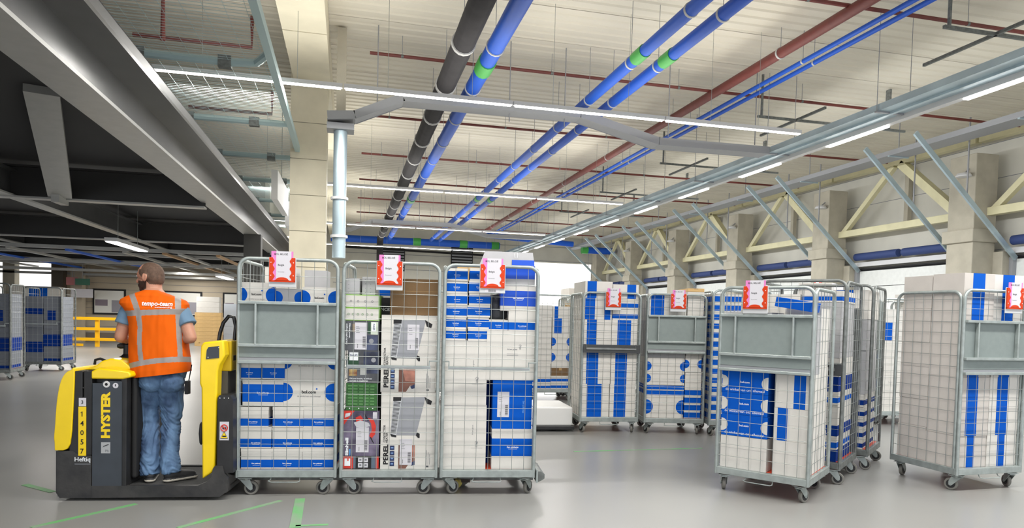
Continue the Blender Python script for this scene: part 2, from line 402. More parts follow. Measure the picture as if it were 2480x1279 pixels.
pipe('blue_pipe', 'blue pipe crossing at the far end of the hall above the cages', 'pipe', [(-1.1, 44, 6.05), (9.6, 44, 6.05)], 0.22, blue_pipe, rings=[((x, 44, 6.05), (1, 0, 0), green_cpl, 'green_coupling', 0.5) for x in (4.2, 7.2, 9.3)])
pipe('blue_pipe', 'higher blue pipe crossing far behind the long tray of lights', 'pipe', [(8.4, 42.6, 6.55), (14.2, 42.6, 6.25)], 0.18, blue_pipe)
pipe('blue_pipe', 'short blue pipe with a green end near the far right corner', 'pipe', [(15.2, 43.4, 6.0), (17.4, 43.4, 6.0)], 0.22, blue_pipe, rings=[((15.3, 43.4, 6.0), (1, 0, 0), green_cpl, 'green_coupling', 0.4)])
# red pipes beyond the pillar on the left
for k, (y, x0, x1, dz) in enumerate(((9.6, -4.2, -1.65, 0.45), (11.9, -2.9, -1.6, -0.5), (14.3, -4, -1.9, 0.3), (18.9, -4, -2.0, 0.3))):
    pts = [(x0, y, 6.5), (x1, y, 6.5), (x1, y, 7.08)] if k != 1 else [(x1, y, 7.08), (x1, y, 6.5), (x0, y, 6.5), (x0, y, 5.6)]
    pipe('sprinkler_branch', 'short red pipe with an elbow left of the tall pillar, %s counted from the front' % odn[k], 'pipe', pts, 0.04, red_pipe, 'short red pipes left of the pillar', n=8)

# ---- rows of tube lights across the hall
def luminaire_x(x0, x1, y, z, label, group, drop=0.5):
    t = thing('tube_light', label, 'light', ((x0+x1)/2, y, z), 0, group); L = (x1-x0)/2
    MB().box((-L, -0.045, 0), (L, 0.045, 0.07), lampw).build('housing', t)
    MB().box((-L+0.03, -0.038, -0.018), (L-0.03, 0.038, 0), glow).build('diffuser', t)
    if drop:
        for s_ in (-L*drop, L*drop): MB().tube([(s_, 0, 0.07), (s_, 0, CZ-z-0.004)], 0.004, wire, n=4).build('hanging_wire', t)
    return t
rown = ['row nearest the camera', 'second row', 'third row', 'last row']
segn = ['leftmost', 'second', 'third', 'rightmost']
for r_, y in enumerate((12.11, 21.2, 30.3, 39.4)):
    L = 11.88/4
    for k in range(4):
        luminaire_x(-3.1+k*L, -3.1+(k+1)*L-0.02, y, 5.2, '%s tube light in the %s across the hall' % (segn[k], rown[r_]), 'tube light rows across the hall', 0.35 if k == 3 else 0.5)
# ---- long tray with tube lights
t = thing('cable_tray', 'long pale galvanised cable tray with tube lights under its edge', 'cable tray', (9.6, 0, 5.28))
b = MB().box((-0.32, -2, 0), (0.30, 44, 0.02), tray_m); b.box((-0.34, -2, 0), (-0.32, 44, 0.12), tray_m); b.box((0.30, -2, 0), (0.32, 44, 0.12), tray_m).box((-0.1, -2, -0.04), (-0.02, 44, 0), tray_m)
b.build('tray', t)
for k in range(14):
    MB().box((-0.38, 3.33*k+0.6, -0.03), (0.36, 3.33*k+0.66, 0), tray_dark).tube([(-0.36, 3.33*k+0.63, 0), (-0.36, 3.33*k+0.63, 1.8)], 0.008, tray_dark, n=4).tube([(0.34, 3.33*k+0.63, 0), (0.34, 3.33*k+0.63, 1.8)], 0.008, tray_dark, n=4).build('hanger', t)
MB().box((0.20, -2, -0.09), (0.34, 44, 0), lampw).build('light_rail', t)
for k in range(12):
    y0 = 4.4+3.33*k
    tt = thing('tube_light', 'tube light under the long cable tray, %s counted from the right edge of the picture' % (odn+['tenth', 'eleventh', 'twelfth'])[k], 'light', (9.87, y0+0.82, 5.19), 0, 'tube lights under the cable tray')
    MB().box((-0.055, -0.82, -0.03), (0.055, 0.82, -0.005), glow).build('diffuser', tt); MB().box((-0.065, -0.84, -0.005), (0.065, 0.84, 0.0), lampw).build('housing', tt)
t = thing('cable_tray', 'grey cable tray running beside the tops of the cream trusses', 'cable tray', (14.9, 0, 6.15))
MB().box((-0.3, -2, 0), (0.3, 45, 0.02), tray_dark).box((-0.31, -2, 0), (-0.3, 45, 0.14), tray_dark).box((0.3, -2, 0), (0.31, 45, 0.14), tray_dark).build('tray', t)
for k in range(12): MB().box((-0.33, 3.8*k+1, -0.03), (0.33, 3.8*k+1.06, 0), tray_m).tube([(0, 3.8*k+1.03, 0), (0, 3.8*k+1.03, 0.93)], 0.015, tray_dark, n=5).build('hanger', t)
# bending tray across the hall
def bend_tray(y, label):
    t = thing('cable_tray', label, 'cable tray', (0, y, 5.0)); b = MB()
    P = [(-0.45, 0.2), (0.07, 0.25), (1.0, 0.68), (4.7, 0.70), (6.5, 0.28), (9.2, 0.30)]
    for p, q in zip(P[:-1], P[1:]):
        for yy in (-0.2, 0.2): b.beam((p[0], yy, p[1]), (q[0], yy, q[1]), 0.02, 0.16, tray_dark)
        b.beam((p[0], 0, p[1]-0.07), (q[0], 0, q[1]-0.07), 0.4, 0.015, tray_dark)
    b.build('tray', t)
    for x in (0.5, 3.2, 4.4, 6.8, 8.95): MB().tube([(x, 0, 0.45), (x, 0, 2.1)], 0.012, tray_dark, n=5).build('hanger', t)
bend_tray(14.0, 'grey cable tray crossing the hall with kinks up and down, nearer one')
bend_tray(32.5, 'grey cable tray crossing the hall with kinks, far one above the rear cages')
# dark angle brackets near the tray
for k, y in enumerate((9.0, 14.0, 19.0, 24.0, 29.0)):
    b = MB().beam((-1.6, 0, 0), (2.4, 0, 0), 0.05, 0.05, galv_dark).beam((-0.6, -1.0, 0), (-0.6, 1.4, 0), 0.05, 0.05, galv_dark).beam((1.9, 0, 0), (1.9, 0, 0.95), 0.14, 0.04, galv_dark).beam((-1.5, 0, 0), (-1.5, 0, 0.95), 0.04, 0.04, galv_dark)
    o = b.build('ceiling_bracket', loc=(10.6, y, 6.1)); tag(o, 'dark steel bracket hanging above the long light tray, %s counted from the front' % odn[k], 'bracket', 'dark brackets above the light tray')
# white down pipe
t = thing('down_pipe', 'white round down pipe hanging right of the tall pillar', 'pipe', (-0.2, 14.1, 2.48))
MB().tube([(0, 0, 0), (0, 0, 2.5)], 0.13, tray_m, n=16).build('pipe', t, smooth=True)
MB().box((-0.26, -0.2, 2.5), (0.26, 0.2, 2.62), tray_dark).build('flange', t)
for z in (0.4, 1.15): MB().tube([(0, 0, z), (0, 0, z+0.05)], 0.17, lampw, n=16).build('collar', t, smooth=True)
MB().box((-0.09, 0.12, 2.5), (0.09, 0.3, 4.58), conc).build('upper_post', t)

# ---- mesh guard left of the pillar
ice = mat('ice_blue_steel', (176, 200, 202), 0.45, 0.1)
t = thing('mesh_guard', 'pale wire mesh guard with ice blue frame under the ceiling at the left', 'safety net', (-3.4, 8.0, 5.0))
for k, y in enumerate((2.8, 6.0, 9.0, 12.1, 15.7, 19.2, 22.5)):
    c = [(-0.6, y, 0), (1.7, y, 0)] + ([(2.05, y-0.1, 0), (2.25, y-0.5, 0)] if k == 0 else [(2.2, y, 0)])
    MB().tube(c, 0.06, ice, n=8).build('cross_bar', t, smooth=True)
    for x in (0.45, 1.6): MB().box((x-0.09, y-0.06, -0.09), (x+0.09, y+0.06, 0.08), galv_dark).build('bracket', t)
MB().beam((2.3, -6, 0), (2.2, 22.5, 0), 0.10, 0.14, ice).build('edge_rail', t)
b = MB()
for k in range(300):
    y = -4+0.088*k; b.box((-0.6, y, 0.0), (2.2, y+0.004, 0.004), ice)
for k in range(12): b.box((-0.6+0.25*k, -4, 0.006), (-0.596+0.25*k, 22.4, 0.01), ice)
b.build('wire_mesh', t)
# beyond the mesh: stepped side panels at the far end
t = thing('side_panel_stack', 'white stepped panels hanging beyond the mesh guard, left of the pillar', 'panel', (-1.75, 17.5, 4.3))
for k in range(4): MB().tube([(0, 3.2*k+1.5, 0.45-0.25*k), (0, 3.2*k+1.5, CZ-4.31)], 0.008, wire, n=5).build('hanging_wire', t)
for k in range(4): MB().box((-0.1+0.05*k, 3.2*k, -0.25*k-0.2), (0.05+0.05*k, 3.2*k+3.0, 0.5-0.25*k), wall_w).build('panel', t)

# ================================================================ MEZZANINE
def ibeam(mb, p, q, w, h, tf, tw, mw, mf):        # I-section from p to q (bottom centre)
    p, q = Vector(p), Vector(q); z = Vector((0, 0, 1))
    mb.beam(p+z*tf/2, q+z*tf/2, w, tf, mf); mb.beam(p+z*(h-tf/2), q+z*(h-tf/2), w, tf, mw); mb.beam(p+z*h/2, q+z*h/2, tw, h-2*tf, mw)
    return mb
mez_web = mat('shiny_mezzanine_web', (104, 104, 104), 0.28, 0.5, var=0.1, scale=2)
struct(MB().box((-2.56, -2, 3.28), (-2.19, YL, 3.315), lt_flange).box((-2.36, -2, 3.315), (-2.32, YL, 3.72), mez_web).box((-2.62, -2, 3.72), (-2.0, YL, 3.76), mez_web).box((-2.03, -2, 3.76), (-2.0, YL, 3.86), dk_steel).build('mezzanine_beam'))
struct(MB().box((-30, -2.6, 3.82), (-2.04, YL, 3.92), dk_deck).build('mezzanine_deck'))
def tagst(o): return struct(o)
crossY = [5.2, 13.2, 20.4, 23.5, 26.5, 29.3]
for y in crossY:
    zb, h = (3.18, 0.55) if y < 22 else (3.0, 0.5)
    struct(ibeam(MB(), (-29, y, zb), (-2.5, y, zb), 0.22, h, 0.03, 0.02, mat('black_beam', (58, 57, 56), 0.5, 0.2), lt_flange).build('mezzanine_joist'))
for x in (-5.55, -9.5, -13.5):
    struct(ibeam(MB(), (x, -2 if x > -6 else 14, 3.2), (x, YL, 3.2), 0.22, 0.45, 0.03, 0.02, dk_steel, lt_flange).build('mezzanine_joist'))
struct(MB().box((-2.53, 18.0, 0), (-2.13, 18.35, 3.28), mat('dark_column_paint', (62, 61, 58), 0.5)).build('mezzanine_column'))
struct(MB().box((-12.9, YL-0.5, 0), (-12.5, YL-0.1, 3.2), conc).build('mezzanine_column'))
struct(MB().box((-11.1, YL-0.9, 0), (-10.7, YL-0.5, 3.2), mat('dark_brown_column', (78, 70, 58), 0.6)).build('mezzanine_column'))
struct(MB().box((-10.55, YL-0.6, 0), (-10.15, YL-0.2, 3.2), beige).build('mezzanine_column'))
o = MB().beam((-4.73, 13.0, 3.25), (-3.35, 8.7, 3.78), 0.34, 0.10, lt_flange).beam((-4.73, 13.0, 3.1), (-4.73, 13.0, 3.5), 0.4, 0.12, lt_flange).build('steel_brace')
tag(o, 'light grey steel brace standing on the black cross joist, upper left', 'brace')
# conveyor parts seen between the joists
t = thing('conveyor', 'grey curved conveyor section hanging above the joists at the upper left', 'conveyor', (-5.9, 10.8, 3.25))
MB().tube([(-1.6+0.25*k, 0.03*k*k-0.6, 0.35-0.012*k*k) for k in range(8)], 0.16, tray_dark, n=8).build('guard', t, smooth=True)
MB().box((-1.6, -0.7, 0.0), (0.5, 0.2, 0.12), lampw).build('belt', t)
for k, (x, y) in enumerate(((-4.2, 15.0), (-4.9, 14.4))):
    tt = thing('tube_light', 'dim tube light glimpsed above the black joist, %s one' % ('right', 'left')[k], 'light', (x, y, 3.74), radians(10))
    MB().box((-0.5, -0.04, 0), (0.5, 0.04, 0.05), lampw).build('housing', tt); MB().box((-0.48, -0.03, -0.015), (0.48, 0.03, 0), glow).build('diffuser', tt)
# conduits, trays and lights under the deck
for k, (y, z) in enumerate(((21.4, 2.98), (22.6, 2.93), (25.2, 2.82), (28.0, 2.68), (30.2, 2.62))):
    t = tag(MB().box((-27, -0.09, 0), (-2.6, 0.09, 0.03), tray_dark).box((-27, -0.1, 0), (-2.6, -0.09, 0.09), lt_flange).box((-27, 0.09, 0), (-2.6, 0.1, 0.09), lt_flange).build('cable_tray', loc=(0, y, z)),
            'narrow grey cable tray crossing under the mezzanine, %s counted from the front' % odn[k], 'cable tray', 'narrow trays under the mezzanine')
amber = mat('amber_conduit', (176, 140, 100), 0.5)
for k, (x, mm) in enumerate(((-3.6, amber), (-4.6, lt_flange), (-5.0, amber), (-6.0, lt_flange), (-7.4, blue_small), (-8.8, lt_flange), (-10.2, blue_small), (-11.8, lt_flange))):
    tag(MB().box((-0.05, 0, 0), (0.05, 9.5, 0.06), mm).build('conduit', loc=(x, 20.8, 2.88)), '%s conduit running away under the mezzanine, %s counted from the right' % ('brownish' if mm == amber else ('bluish' if mm == blue_small else 'grey'), odn[k]), 'conduit', 'conduits under the mezzanine')
for k, (x, y0, y1, z) in enumerate(((at(268, 584, 2, 2.86).x, at(268, 584, 2, 2.86).y, at(370, 609, 2, 2.86).y, 2.86), (at(531, 669, 2, 2.5).x, at(531, 669, 2, 2.5).y, at(566, 677, 2, 2.5).y, 2.5), (-9.4, 16, 18.6, 2.95))):
    tt = thing('tube_light', 'tube light under the mezzanine, %s' % ('large one left of the bald man', 'small one right of the head of the man', 'faint one at the far left')[k], 'light', (x, (y0+y1)/2, z), 0, 'tube lights under the mezzanine')
    L = (y1-y0)/2
    MB().box((-0.13, -L, 0), (0.13, L, 0.08), lampw).build('housing', tt)
    MB().tube([(0, -L*0.6, 0.08), (0, -L*0.6, 3.815-z)], 0.006, wire, n=5).build('hanging_wire', tt); MB().tube([(0, L*0.6, 0.08), (0, L*0.6, 3.815-z)], 0.006, wire, n=5).build('hanging_wire', tt)
    MB().box((-0.11, -L+0.02, -0.02), (0.11, L-0.02, 0), glow).build('diffuser', tt)
# windows in the lower wall
glassm = mat('window_view', (205, 205, 205), 0.2, c2=(120, 118, 122), scale=1.2)
for k, px in enumerate(((225, 305), (382, 490), (540, 600))):
    a, b_ = at(px[0], 700, 1, YL-0.02), at(px[1], 700, 1, YL-0.02)
    z1, z0 = at(265, 700, 1, YL-0.02).z, at(265, 762, 1, YL-0.02).z
    mb = MB().box((a.x, YL-0.05, z0), (b_.x, YL, z1), dark_gap).box((a.x+0.07, YL-0.07, z0+0.07), (b_.x-0.07, YL-0.05, z1-0.07), mat('pale_window', (214, 214, 208), 0.25))
    mb.box(((a.x+b_.x)/2+0.1, YL-0.075, z0+0.1), (b_.x-0.12, YL-0.07, z1-0.45), mat('window_dim', (140, 138, 146), 0.3)).box((a.x+0.1, YL-0.075, z0+0.35), ((a.x+b_.x)/2-0.05, YL-0.07, z0+0.6), mat('window_dim2', (120, 108, 118), 0.3))
    struct(mb.build('window_%d' % (k+1)))
struct(MB().box((-10.2, YL-0.03, 0), (-1.6, YL, 0.35), mat('brown_kickboard', (120, 108, 94), 0.6)).build('baseboard_back'))
# yellow barrier
a, b_ = at(135, 838, 2, 0), at(330, 842, 2, 0); bl = (b_-a).length
t = thing('safety_barrier', 'yellow three-rail safety barrier in front of the beige back wall', 'barrier', a, math.atan2(b_.y-a.y, b_.x-a.x))
for z in (0.98, 0.62, 0.26): MB().box((0, -0.03, z-0.05), (bl, 0.03, z+0.05), barrier_y).build('rail', t)
MB().box((0, -0.03, 0.02), (0.9, 0.03, 0.10), barrier_y).build('rail', t)
for x in (0.05, bl*0.5, bl): MB().box((x-0.06, 0.03, 0), (x+0.06, 0.12, 1.02), barrier_y).build('post', t)
# signs by the back wall
o = MB().box((0, 0, 0), (0.75, 0.03, 0.33), paper).box((0.1, 0.01, 0.33), (0.11, 0.02, 2.2), tray_dark).box((0.6, 0.01, 0.33), (0.61, 0.02, 2.2), tray_dark).build('hanging_sign', loc=tuple(at(172, 720, 1, 29.5))); tag(o, 'white rectangular sign hung on the dark brown post at the back left', 'sign')
o = MB().box((0, 0, 0), (0.5, 0.03, 0.25), mat('exit_green', (60, 110, 90), 0.5)).box((0.24, 0.025, 0.1), (0.26, 0.05, 1.62), tray_dark).build('exit_sign', loc=tuple(at(182, 690, 1, 29.5))); tag(o, 'small green emergency sign above the white sign at the back left', 'sign')
o = MB().box((0, 0, 0), (0.4, 0.03, 0.3), mat('pink_red_sign', (190, 120, 120), 0.5)).box((0.19, 0.025, 0.1), (0.21, 0.05, 1.62), tray_dark).build('fire_sign', loc=tuple(at(160, 690, 1, 29.6))); tag(o, 'small faded red sign left of the green emergency sign', 'sign')

# ================================================================ ROLL CAGES
CW, CD, CH = 0.742, 0.70, 1.782       # width of the front, depth, height
def panel_frame(mb, p0, ux, w, z0, z1, r=0.014, rc=0.075, m=None):   # arched tube with rounded upper corners
    p0, ux = Vector(p0), Vector(ux); pts = [p0+ux*r+Vector((0, 0, z0))]
    def P(x, z): return p0 + ux*x + Vector((0, 0, z))
    for i in range(7):
        a = pi - (pi/2)*i/6; pts.append(P(r+rc+rc*cos(a), z1-r-rc+rc*sin(a)))
    for i in range(7):
        a = pi/2 - (pi/2)*i/6; pts.append(P(w-r-rc+rc*cos(a), z1-r-rc+rc*sin(a)))
    pts.append(P(w-r, z0)); mb.tube(pts, r, m or galv, n=10)
def wires(mb, p0, ux, w, z0, z1, nv, dz, r=0.0022, skip=None, m=None, zs=None):
    p0, ux = Vector(p0), Vector(ux); n = ux.cross(Vector((0, 0, 1)))*0.0
    m = m or wire
    def segs():                              # heights free of the folded shelf
        if skip and skip[0] > z0: return [(z0, skip[0]), (skip[1], z1)]
        return [(z0, z1)]
    for i in range(1, nv+1):
        x = w*i/(nv+1)
        for a, b in segs(): mb.tube([p0+ux*x+Vector((0, 0, a)), p0+ux*x+Vector((0, 0, b))], r, m, n=6)
    z = z0+dz
    while z < z1-0.04:
        if not (skip and skip[0]-0.01 < z < skip[1]+0.01):
            mb.tube([p0+ux*0.02+Vector((0, 0, z)), p0+ux*(w-0.02)+Vector((0, 0, z))], r, m, n=6)
        z += dz
def caster(parent, x, y, ang, locked=False):
    e = bpy.data.objects.new('caster', None); COL.objects.link(e); e.parent = parent; e.location = (x, y, 0); e.rotation_euler = (0, 0, ang); e.empty_display_size = 0.05
    b = MB().box((-0.05, -0.045, 0.128), (0.05, 0.045, 0.134), galv).lathe([(0.028, 0.112), (0.034, 0.128), (0, 0.128)], (0, 0, 0), galv, n=12)
    for s in (-1, 1):
        b.prism([(-0.045, 0.122), (0.03, 0.122), (0.052, 0.075), (0.052, 0.045), (0.038, 0.036), (0.024, 0.045)], s*0.021, s*0.024, galv)
    b.box((-0.045, -0.024, 0.115), (0.03, 0.024, 0.122), galv); b.tube([(0.038, -0.028, 0.053), (0.038, 0.028, 0.053)], 0.007, galv, n=8)
    b.build('fork', e)
    w = MB().lathe([(0.036, -0.014), (0.048, -0.014), (0.0525, -0.009), (0.0525, 0.009), (0.048, 0.014), (0.036, 0.014)], (0.038, 0, 0.0525), rubber, n=28, axis='y')
    w.lathe([(0.005, -0.0125), (0.036, -0.0135), (0.036, 0.0135), (0.005, 0.0125)], (0.038, 0, 0.0525), wheel_blk, n=28, axis='y')
    w.build('wheel', e, smooth=True); return e
def sign(parent, x, z0=1.60, barcode=0):
    e = bpy.data.objects.new('sign_holder', None); COL.objects.link(e); e.parent = parent; e.location = (x, -0.035, z0); e.empty_display_size = 0.05
    b = MB().box((-0.098, 0.0, -0.04), (0.098, 0.006, 0.178), mat('sign_plate', (196, 198, 200), 0.45, 0.1)); b.build('back_plate', e, bevel=0.004)
    # orange frame: scalloped sides and an arched bottom
    L = []
    b = MB().box((-0.092, -0.004, 0.006), (0.092, -0.0005, 0.176), orange_frame)
    for s in (-1, 1):
        sc = [(s*0.092, 0.0)]
        for i in range(25):
            z = 0.012+0.164*i/24; sc.append((s*(0.060+0.007*cos(2*pi*i/8)), z))
        sc.append((s*0.092, 0.176))
        b.prism(sc if s > 0 else sc[::-1], -0.010, -0.004, orange_frame)
        for z in (0.045, 0.14): b.tube([(s*0.080, -0.0115, z), (s*0.080, -0.009, z)], 0.0035, white_ink, n=8)
    a = [(-0.062, 0.004)]+[(0.062*cos(pi-pi*i/12)*0.72, 0.014+0.018*sin(pi*i/12)) for i in range(13)]+[(0.062, 0.004)]
    b.prism(a, -0.010, -0.004, orange_frame); b.prism([(-0.092, -0.002), (-0.092, 0.010), (0.092, 0.010), (0.092, -0.002)], -0.010, -0.0005, orange_frame)
    b.build('orange_frame', e)
    b = MB().box((-0.078, -0.008, 0.010), (0.078, -0.005, 0.222), pink_card).box((-0.043, -0.0088, 0.010), (0.064, -0.008, 0.222), paper)
    b.text('BOL BELGIË', (-0.008, -0.0092, 0.202), (1, 0, 0), (0, 0, 1), black_ink, w=0.095, bold=0.01)
    b.text('België', (-0.008, -0.0092, 0.120), (1, 0, 0), (0, 0, 1), black_ink, w=0.044, bold=0.01)
    b.text('Roosendaal', (-0.008, -0.0092, 0.072), (1, 0, 0), (0, 0, 1), grey_ink, w=0.045)
    b.build('sign_card', e)
    if barcode:
        b = MB().box((-0.055, -0.001, -0.034), (0.055, 0.0, -0.008), paper)
        for i in range(14): b.box((-0.03+0.0042*i, -0.0016, -0.03), (-0.028+0.0042*i, -0.001, -0.012), black_ink)
        b.build('barcode_label', e)
    return e
def folded_shelf(parent, z0, z1, depth=0.05, frame_m=None, plate=None):
    e = bpy.data.objects.new('folded_shelf', None); COL.objects.link(e); e.parent = parent; e.location = (0, 0, 0); e.empty_display_size = 0.05
    fm = frame_m or galv; pm = plate or plas_grey; x0, x1 = 0.018, CW-0.018; h = z1-z0; zm = z0+0.29*h
    b = MB()
    for z in (z1-0.012, zm, z0+0.01): b.box((x0, -0.026, z-0.012), (x1, 0.012, z+0.012), fm)
    for x in (x0+0.125, x1-0.135): b.box((x-0.008, -0.026, zm), (x+0.008, 0.006, z1-0.02), fm)
    b.build('shelf_frame', e, bevel=0.004)
    b = MB().box((x0, 0.008, zm+0.01), (x1, 0.018, z1-0.02), pm).box((x0, 0.004, z0+0.04), (x1, 0.014, zm-0.01), pm).box((x0, 0.004, z0+0.01), (x1, 0.012, z0+0.045), tray_dark)
    b.build('shelf_plate', e)
def rail_shelf(parent, z, m=None, thick=0.0):
    e = MB(); m = m or galv
    e.box((0.05, -0.045, z-0.010), (CW-0.07, -0.030, z+0.014), m).box((0.055, -0.046, z-0.003), (CW-0.075, -0.045, z+0.004), tray_dark)
    for x in (0.055, CW-0.08): e.tube([(x, -0.037, z+0.01), (x, -0.037, z+0.05), (x+(-0.045 if x < 0.3 else 0.06), -0.02, z+0.05)], 0.006, m, n=6)
    if thick: e.box((0.02, -0.035, z-0.05), (CW-0.02, -0.02, z+0.05), mat('dark_shelf_edge', (70, 72, 74), 0.5, 0.3))
    e.build('shelf_rail', parent)
def cage(label, frame, u, v, shelf='folded', sgn=0.38, back=False, left=True, right=True, group='roll cages', detail=True, barcode=0, wheels=(2.6, 0.4, 2.4, 0.3), shelf_z=(0.995, 1.455), deck=True, colour=None, wr=0.0022, CHX=CH):
    t = thing('roll_cage', label, 'roll cage', frame.pt(u, v), frame.a, group)
    g = colour or galv
    skip = shelf_z if shelf == 'folded' else None
    b = MB(); panel_frame(b, (0, 0.014, 0), (1, 0, 0), CW, 0.14, CHX, m=g)
    b.build('front_frame', t, smooth=True)
    for part_ in ((0.20, skip[0]), (skip[1], CHX-0.02)) if skip else ((0.20, CHX-0.02),):
        b = MB(); wires(b, (0, 0.014, 0), (1, 0, 0), CW, part_[0], part_[1], 7, 0.0953, r=wr); b.build('front_wires', t)
    if left:
        b = MB(); panel_frame(b, (0.014, 0.03, 0), (0, 1, 0), CD-0.03, 0.14, CHX-0.012, m=g); b.build('side_frame', t, smooth=True)
        b = MB(); wires(b, (0.014, 0.03, 0), (0, 1, 0), CD-0.03, 0.20, CHX-0.03, 6, 0.0953, r=wr); b.build('side_wires', t)
    if right:
        b = MB(); panel_frame(b, (CW-0.014, 0.03, 0), (0, 1, 0), CD-0.03, 0.14, CHX-0.012, m=g); b.build('side_frame', t, smooth=True)
        b = MB(); wires(b, (CW-0.014, 0.03, 0), (0, 1, 0), CD-0.03, 0.20, CHX-0.03, 6, 0.0953, r=wr); b.build('side_wires', t)
    if back:
        b = MB(); panel_frame(b, (0, CD-0.014, 0), (1, 0, 0), CW, 0.14, CHX, m=g); b.build('back_frame', t, smooth=True)
    b = MB().box((0.02, 0.0, 0.142), (CW-0.02, 0.052, 0.1965), g).box((0.02, CD-0.03, 0.142), (CW-0.02, CD, 0.198), g).box((0.0, 0.02, 0.142), (0.03, CD-0.02, 0.198), g).box((CW-0.03, 0.02, 0.142), (CW, CD-0.02, 0.198), g)
    b.build('base_frame', t, bevel=0.003)
    MB().box((0.03, 0.052, 0.165), (CW-0.03, CD-0.03, 0.195), red_deck).build('deck', t)
    b = MB(); x0, x1 = 0.26, 0.47
    b.tube([(x0, 0.02, 0.145), (x0, 0.01, 0.125), (x0-0.012, -0.01, 0.118), (x0+0.01, -0.02, 0.112), (x1-0.01, -0.02, 0.112), (x1+0.004, -0.01, 0.118), (x1, 0.01, 0.125), (x1, 0.02, 0.145)], 0.004, g, n=6)
    b.build('foot_bar', t, smooth=True)
    for (x, y), a in zip(((0.07, 0.06), (CW-0.07, 0.06), (0.07, CD-0.07), (CW-0.07, CD-0.07)), wheels): caster(t, x, y, a)
    if shelf == 'folded': folded_shelf(t, *shelf_z)
    if shelf == 'rail': rail_shelf(t, shelf_z[0])
    if shelf == 'dark': rail_shelf(t, shelf_z[0], galv_dark, 1)
    if sgn: sign(t, sgn, barcode=barcode, z0=1.60+CHX-CH)
    return t

# ---------------------------------------------------------------- cartons
def parcel_label(b, x, y, z, w, h, rot=0):          # white address label with bars and lines (flat on the front face)
    e = 0.0012
    b.box((x, y-e, z), (x+w, y, z+h), paper)
    n = 16
    for i in range(n):
        q = i/n
        if h > w: b.box((x+w*0.66, y-e-0.0004, z+h*(0.08+0.42*q)), (x+w*0.90, y-e, z+h*(0.08+0.42*q)+h*0.42/n*(0.35+0.3*((i*7) % 3)/2)), black_ink)
        else: b.box((x+w*(0.08+0.42*q), y-e-0.0004, z+h*0.62), (x+w*(0.08+0.42*q)+w*0.42/n*0.55, y-e, z+h*0.9), black_ink)
    for i in range(4): b.box((x+w*0.12, y-e-0.0004, z+h*(0.62+0.07*i)), (x+w*(0.42-0.05*(i % 2)), y-e, z+h*(0.635+0.07*i)), grey_ink)
    b.text('bol.com', (x+w*0.25, y-e-0.0006, z+h*0.14), (0, 0, 1), (-1, 0, 0), black_ink, w=h*0.14, bold=0.02)
def fsc(b, x, y, z, s):
    b.tube([(x+s*0.28*cos(a*pi/6), y, z+s*0.28*sin(a*pi/6)) for a in range(-1, 9)], s*0.035, grey_ink, n=4)
    b.poly([(x-s*0.05, y-0.001, z-s*0.3), (x+s*0.25, y-0.001, z-s*0.3), (x+s*0.1, y-0.001, z+s*0.15)], grey_ink)
    b.text('FSC', (x, y-0.001, z-s*0.48), (1, 0, 0), (0, 0, 1), grey_ink, w=s*0.5, bold=0.02)
    for i in range(3): b.box((x-s*0.25, y-0.001, z-s*(0.68+0.14*i)), (x+s*0.25, y-0.0004, z-s*(0.65+0.14*i)), grey_ink)
def half_disc(b, x, y, z, r, m, a0=0, a1=360, clipx=None, clipz=None):
    pts = []
    for i in range(33):
        a = radians(a0+(a1-a0)*i/32); px, pz = x+r*cos(a), z+r*sin(a)
        if clipx: px = min(max(px, clipx[0]), clipx[1])
        if clipz: pz = min(max(pz, clipz[0]), clipz[1])
        pts.append((px, y, pz))
    b.poly(pts, m)
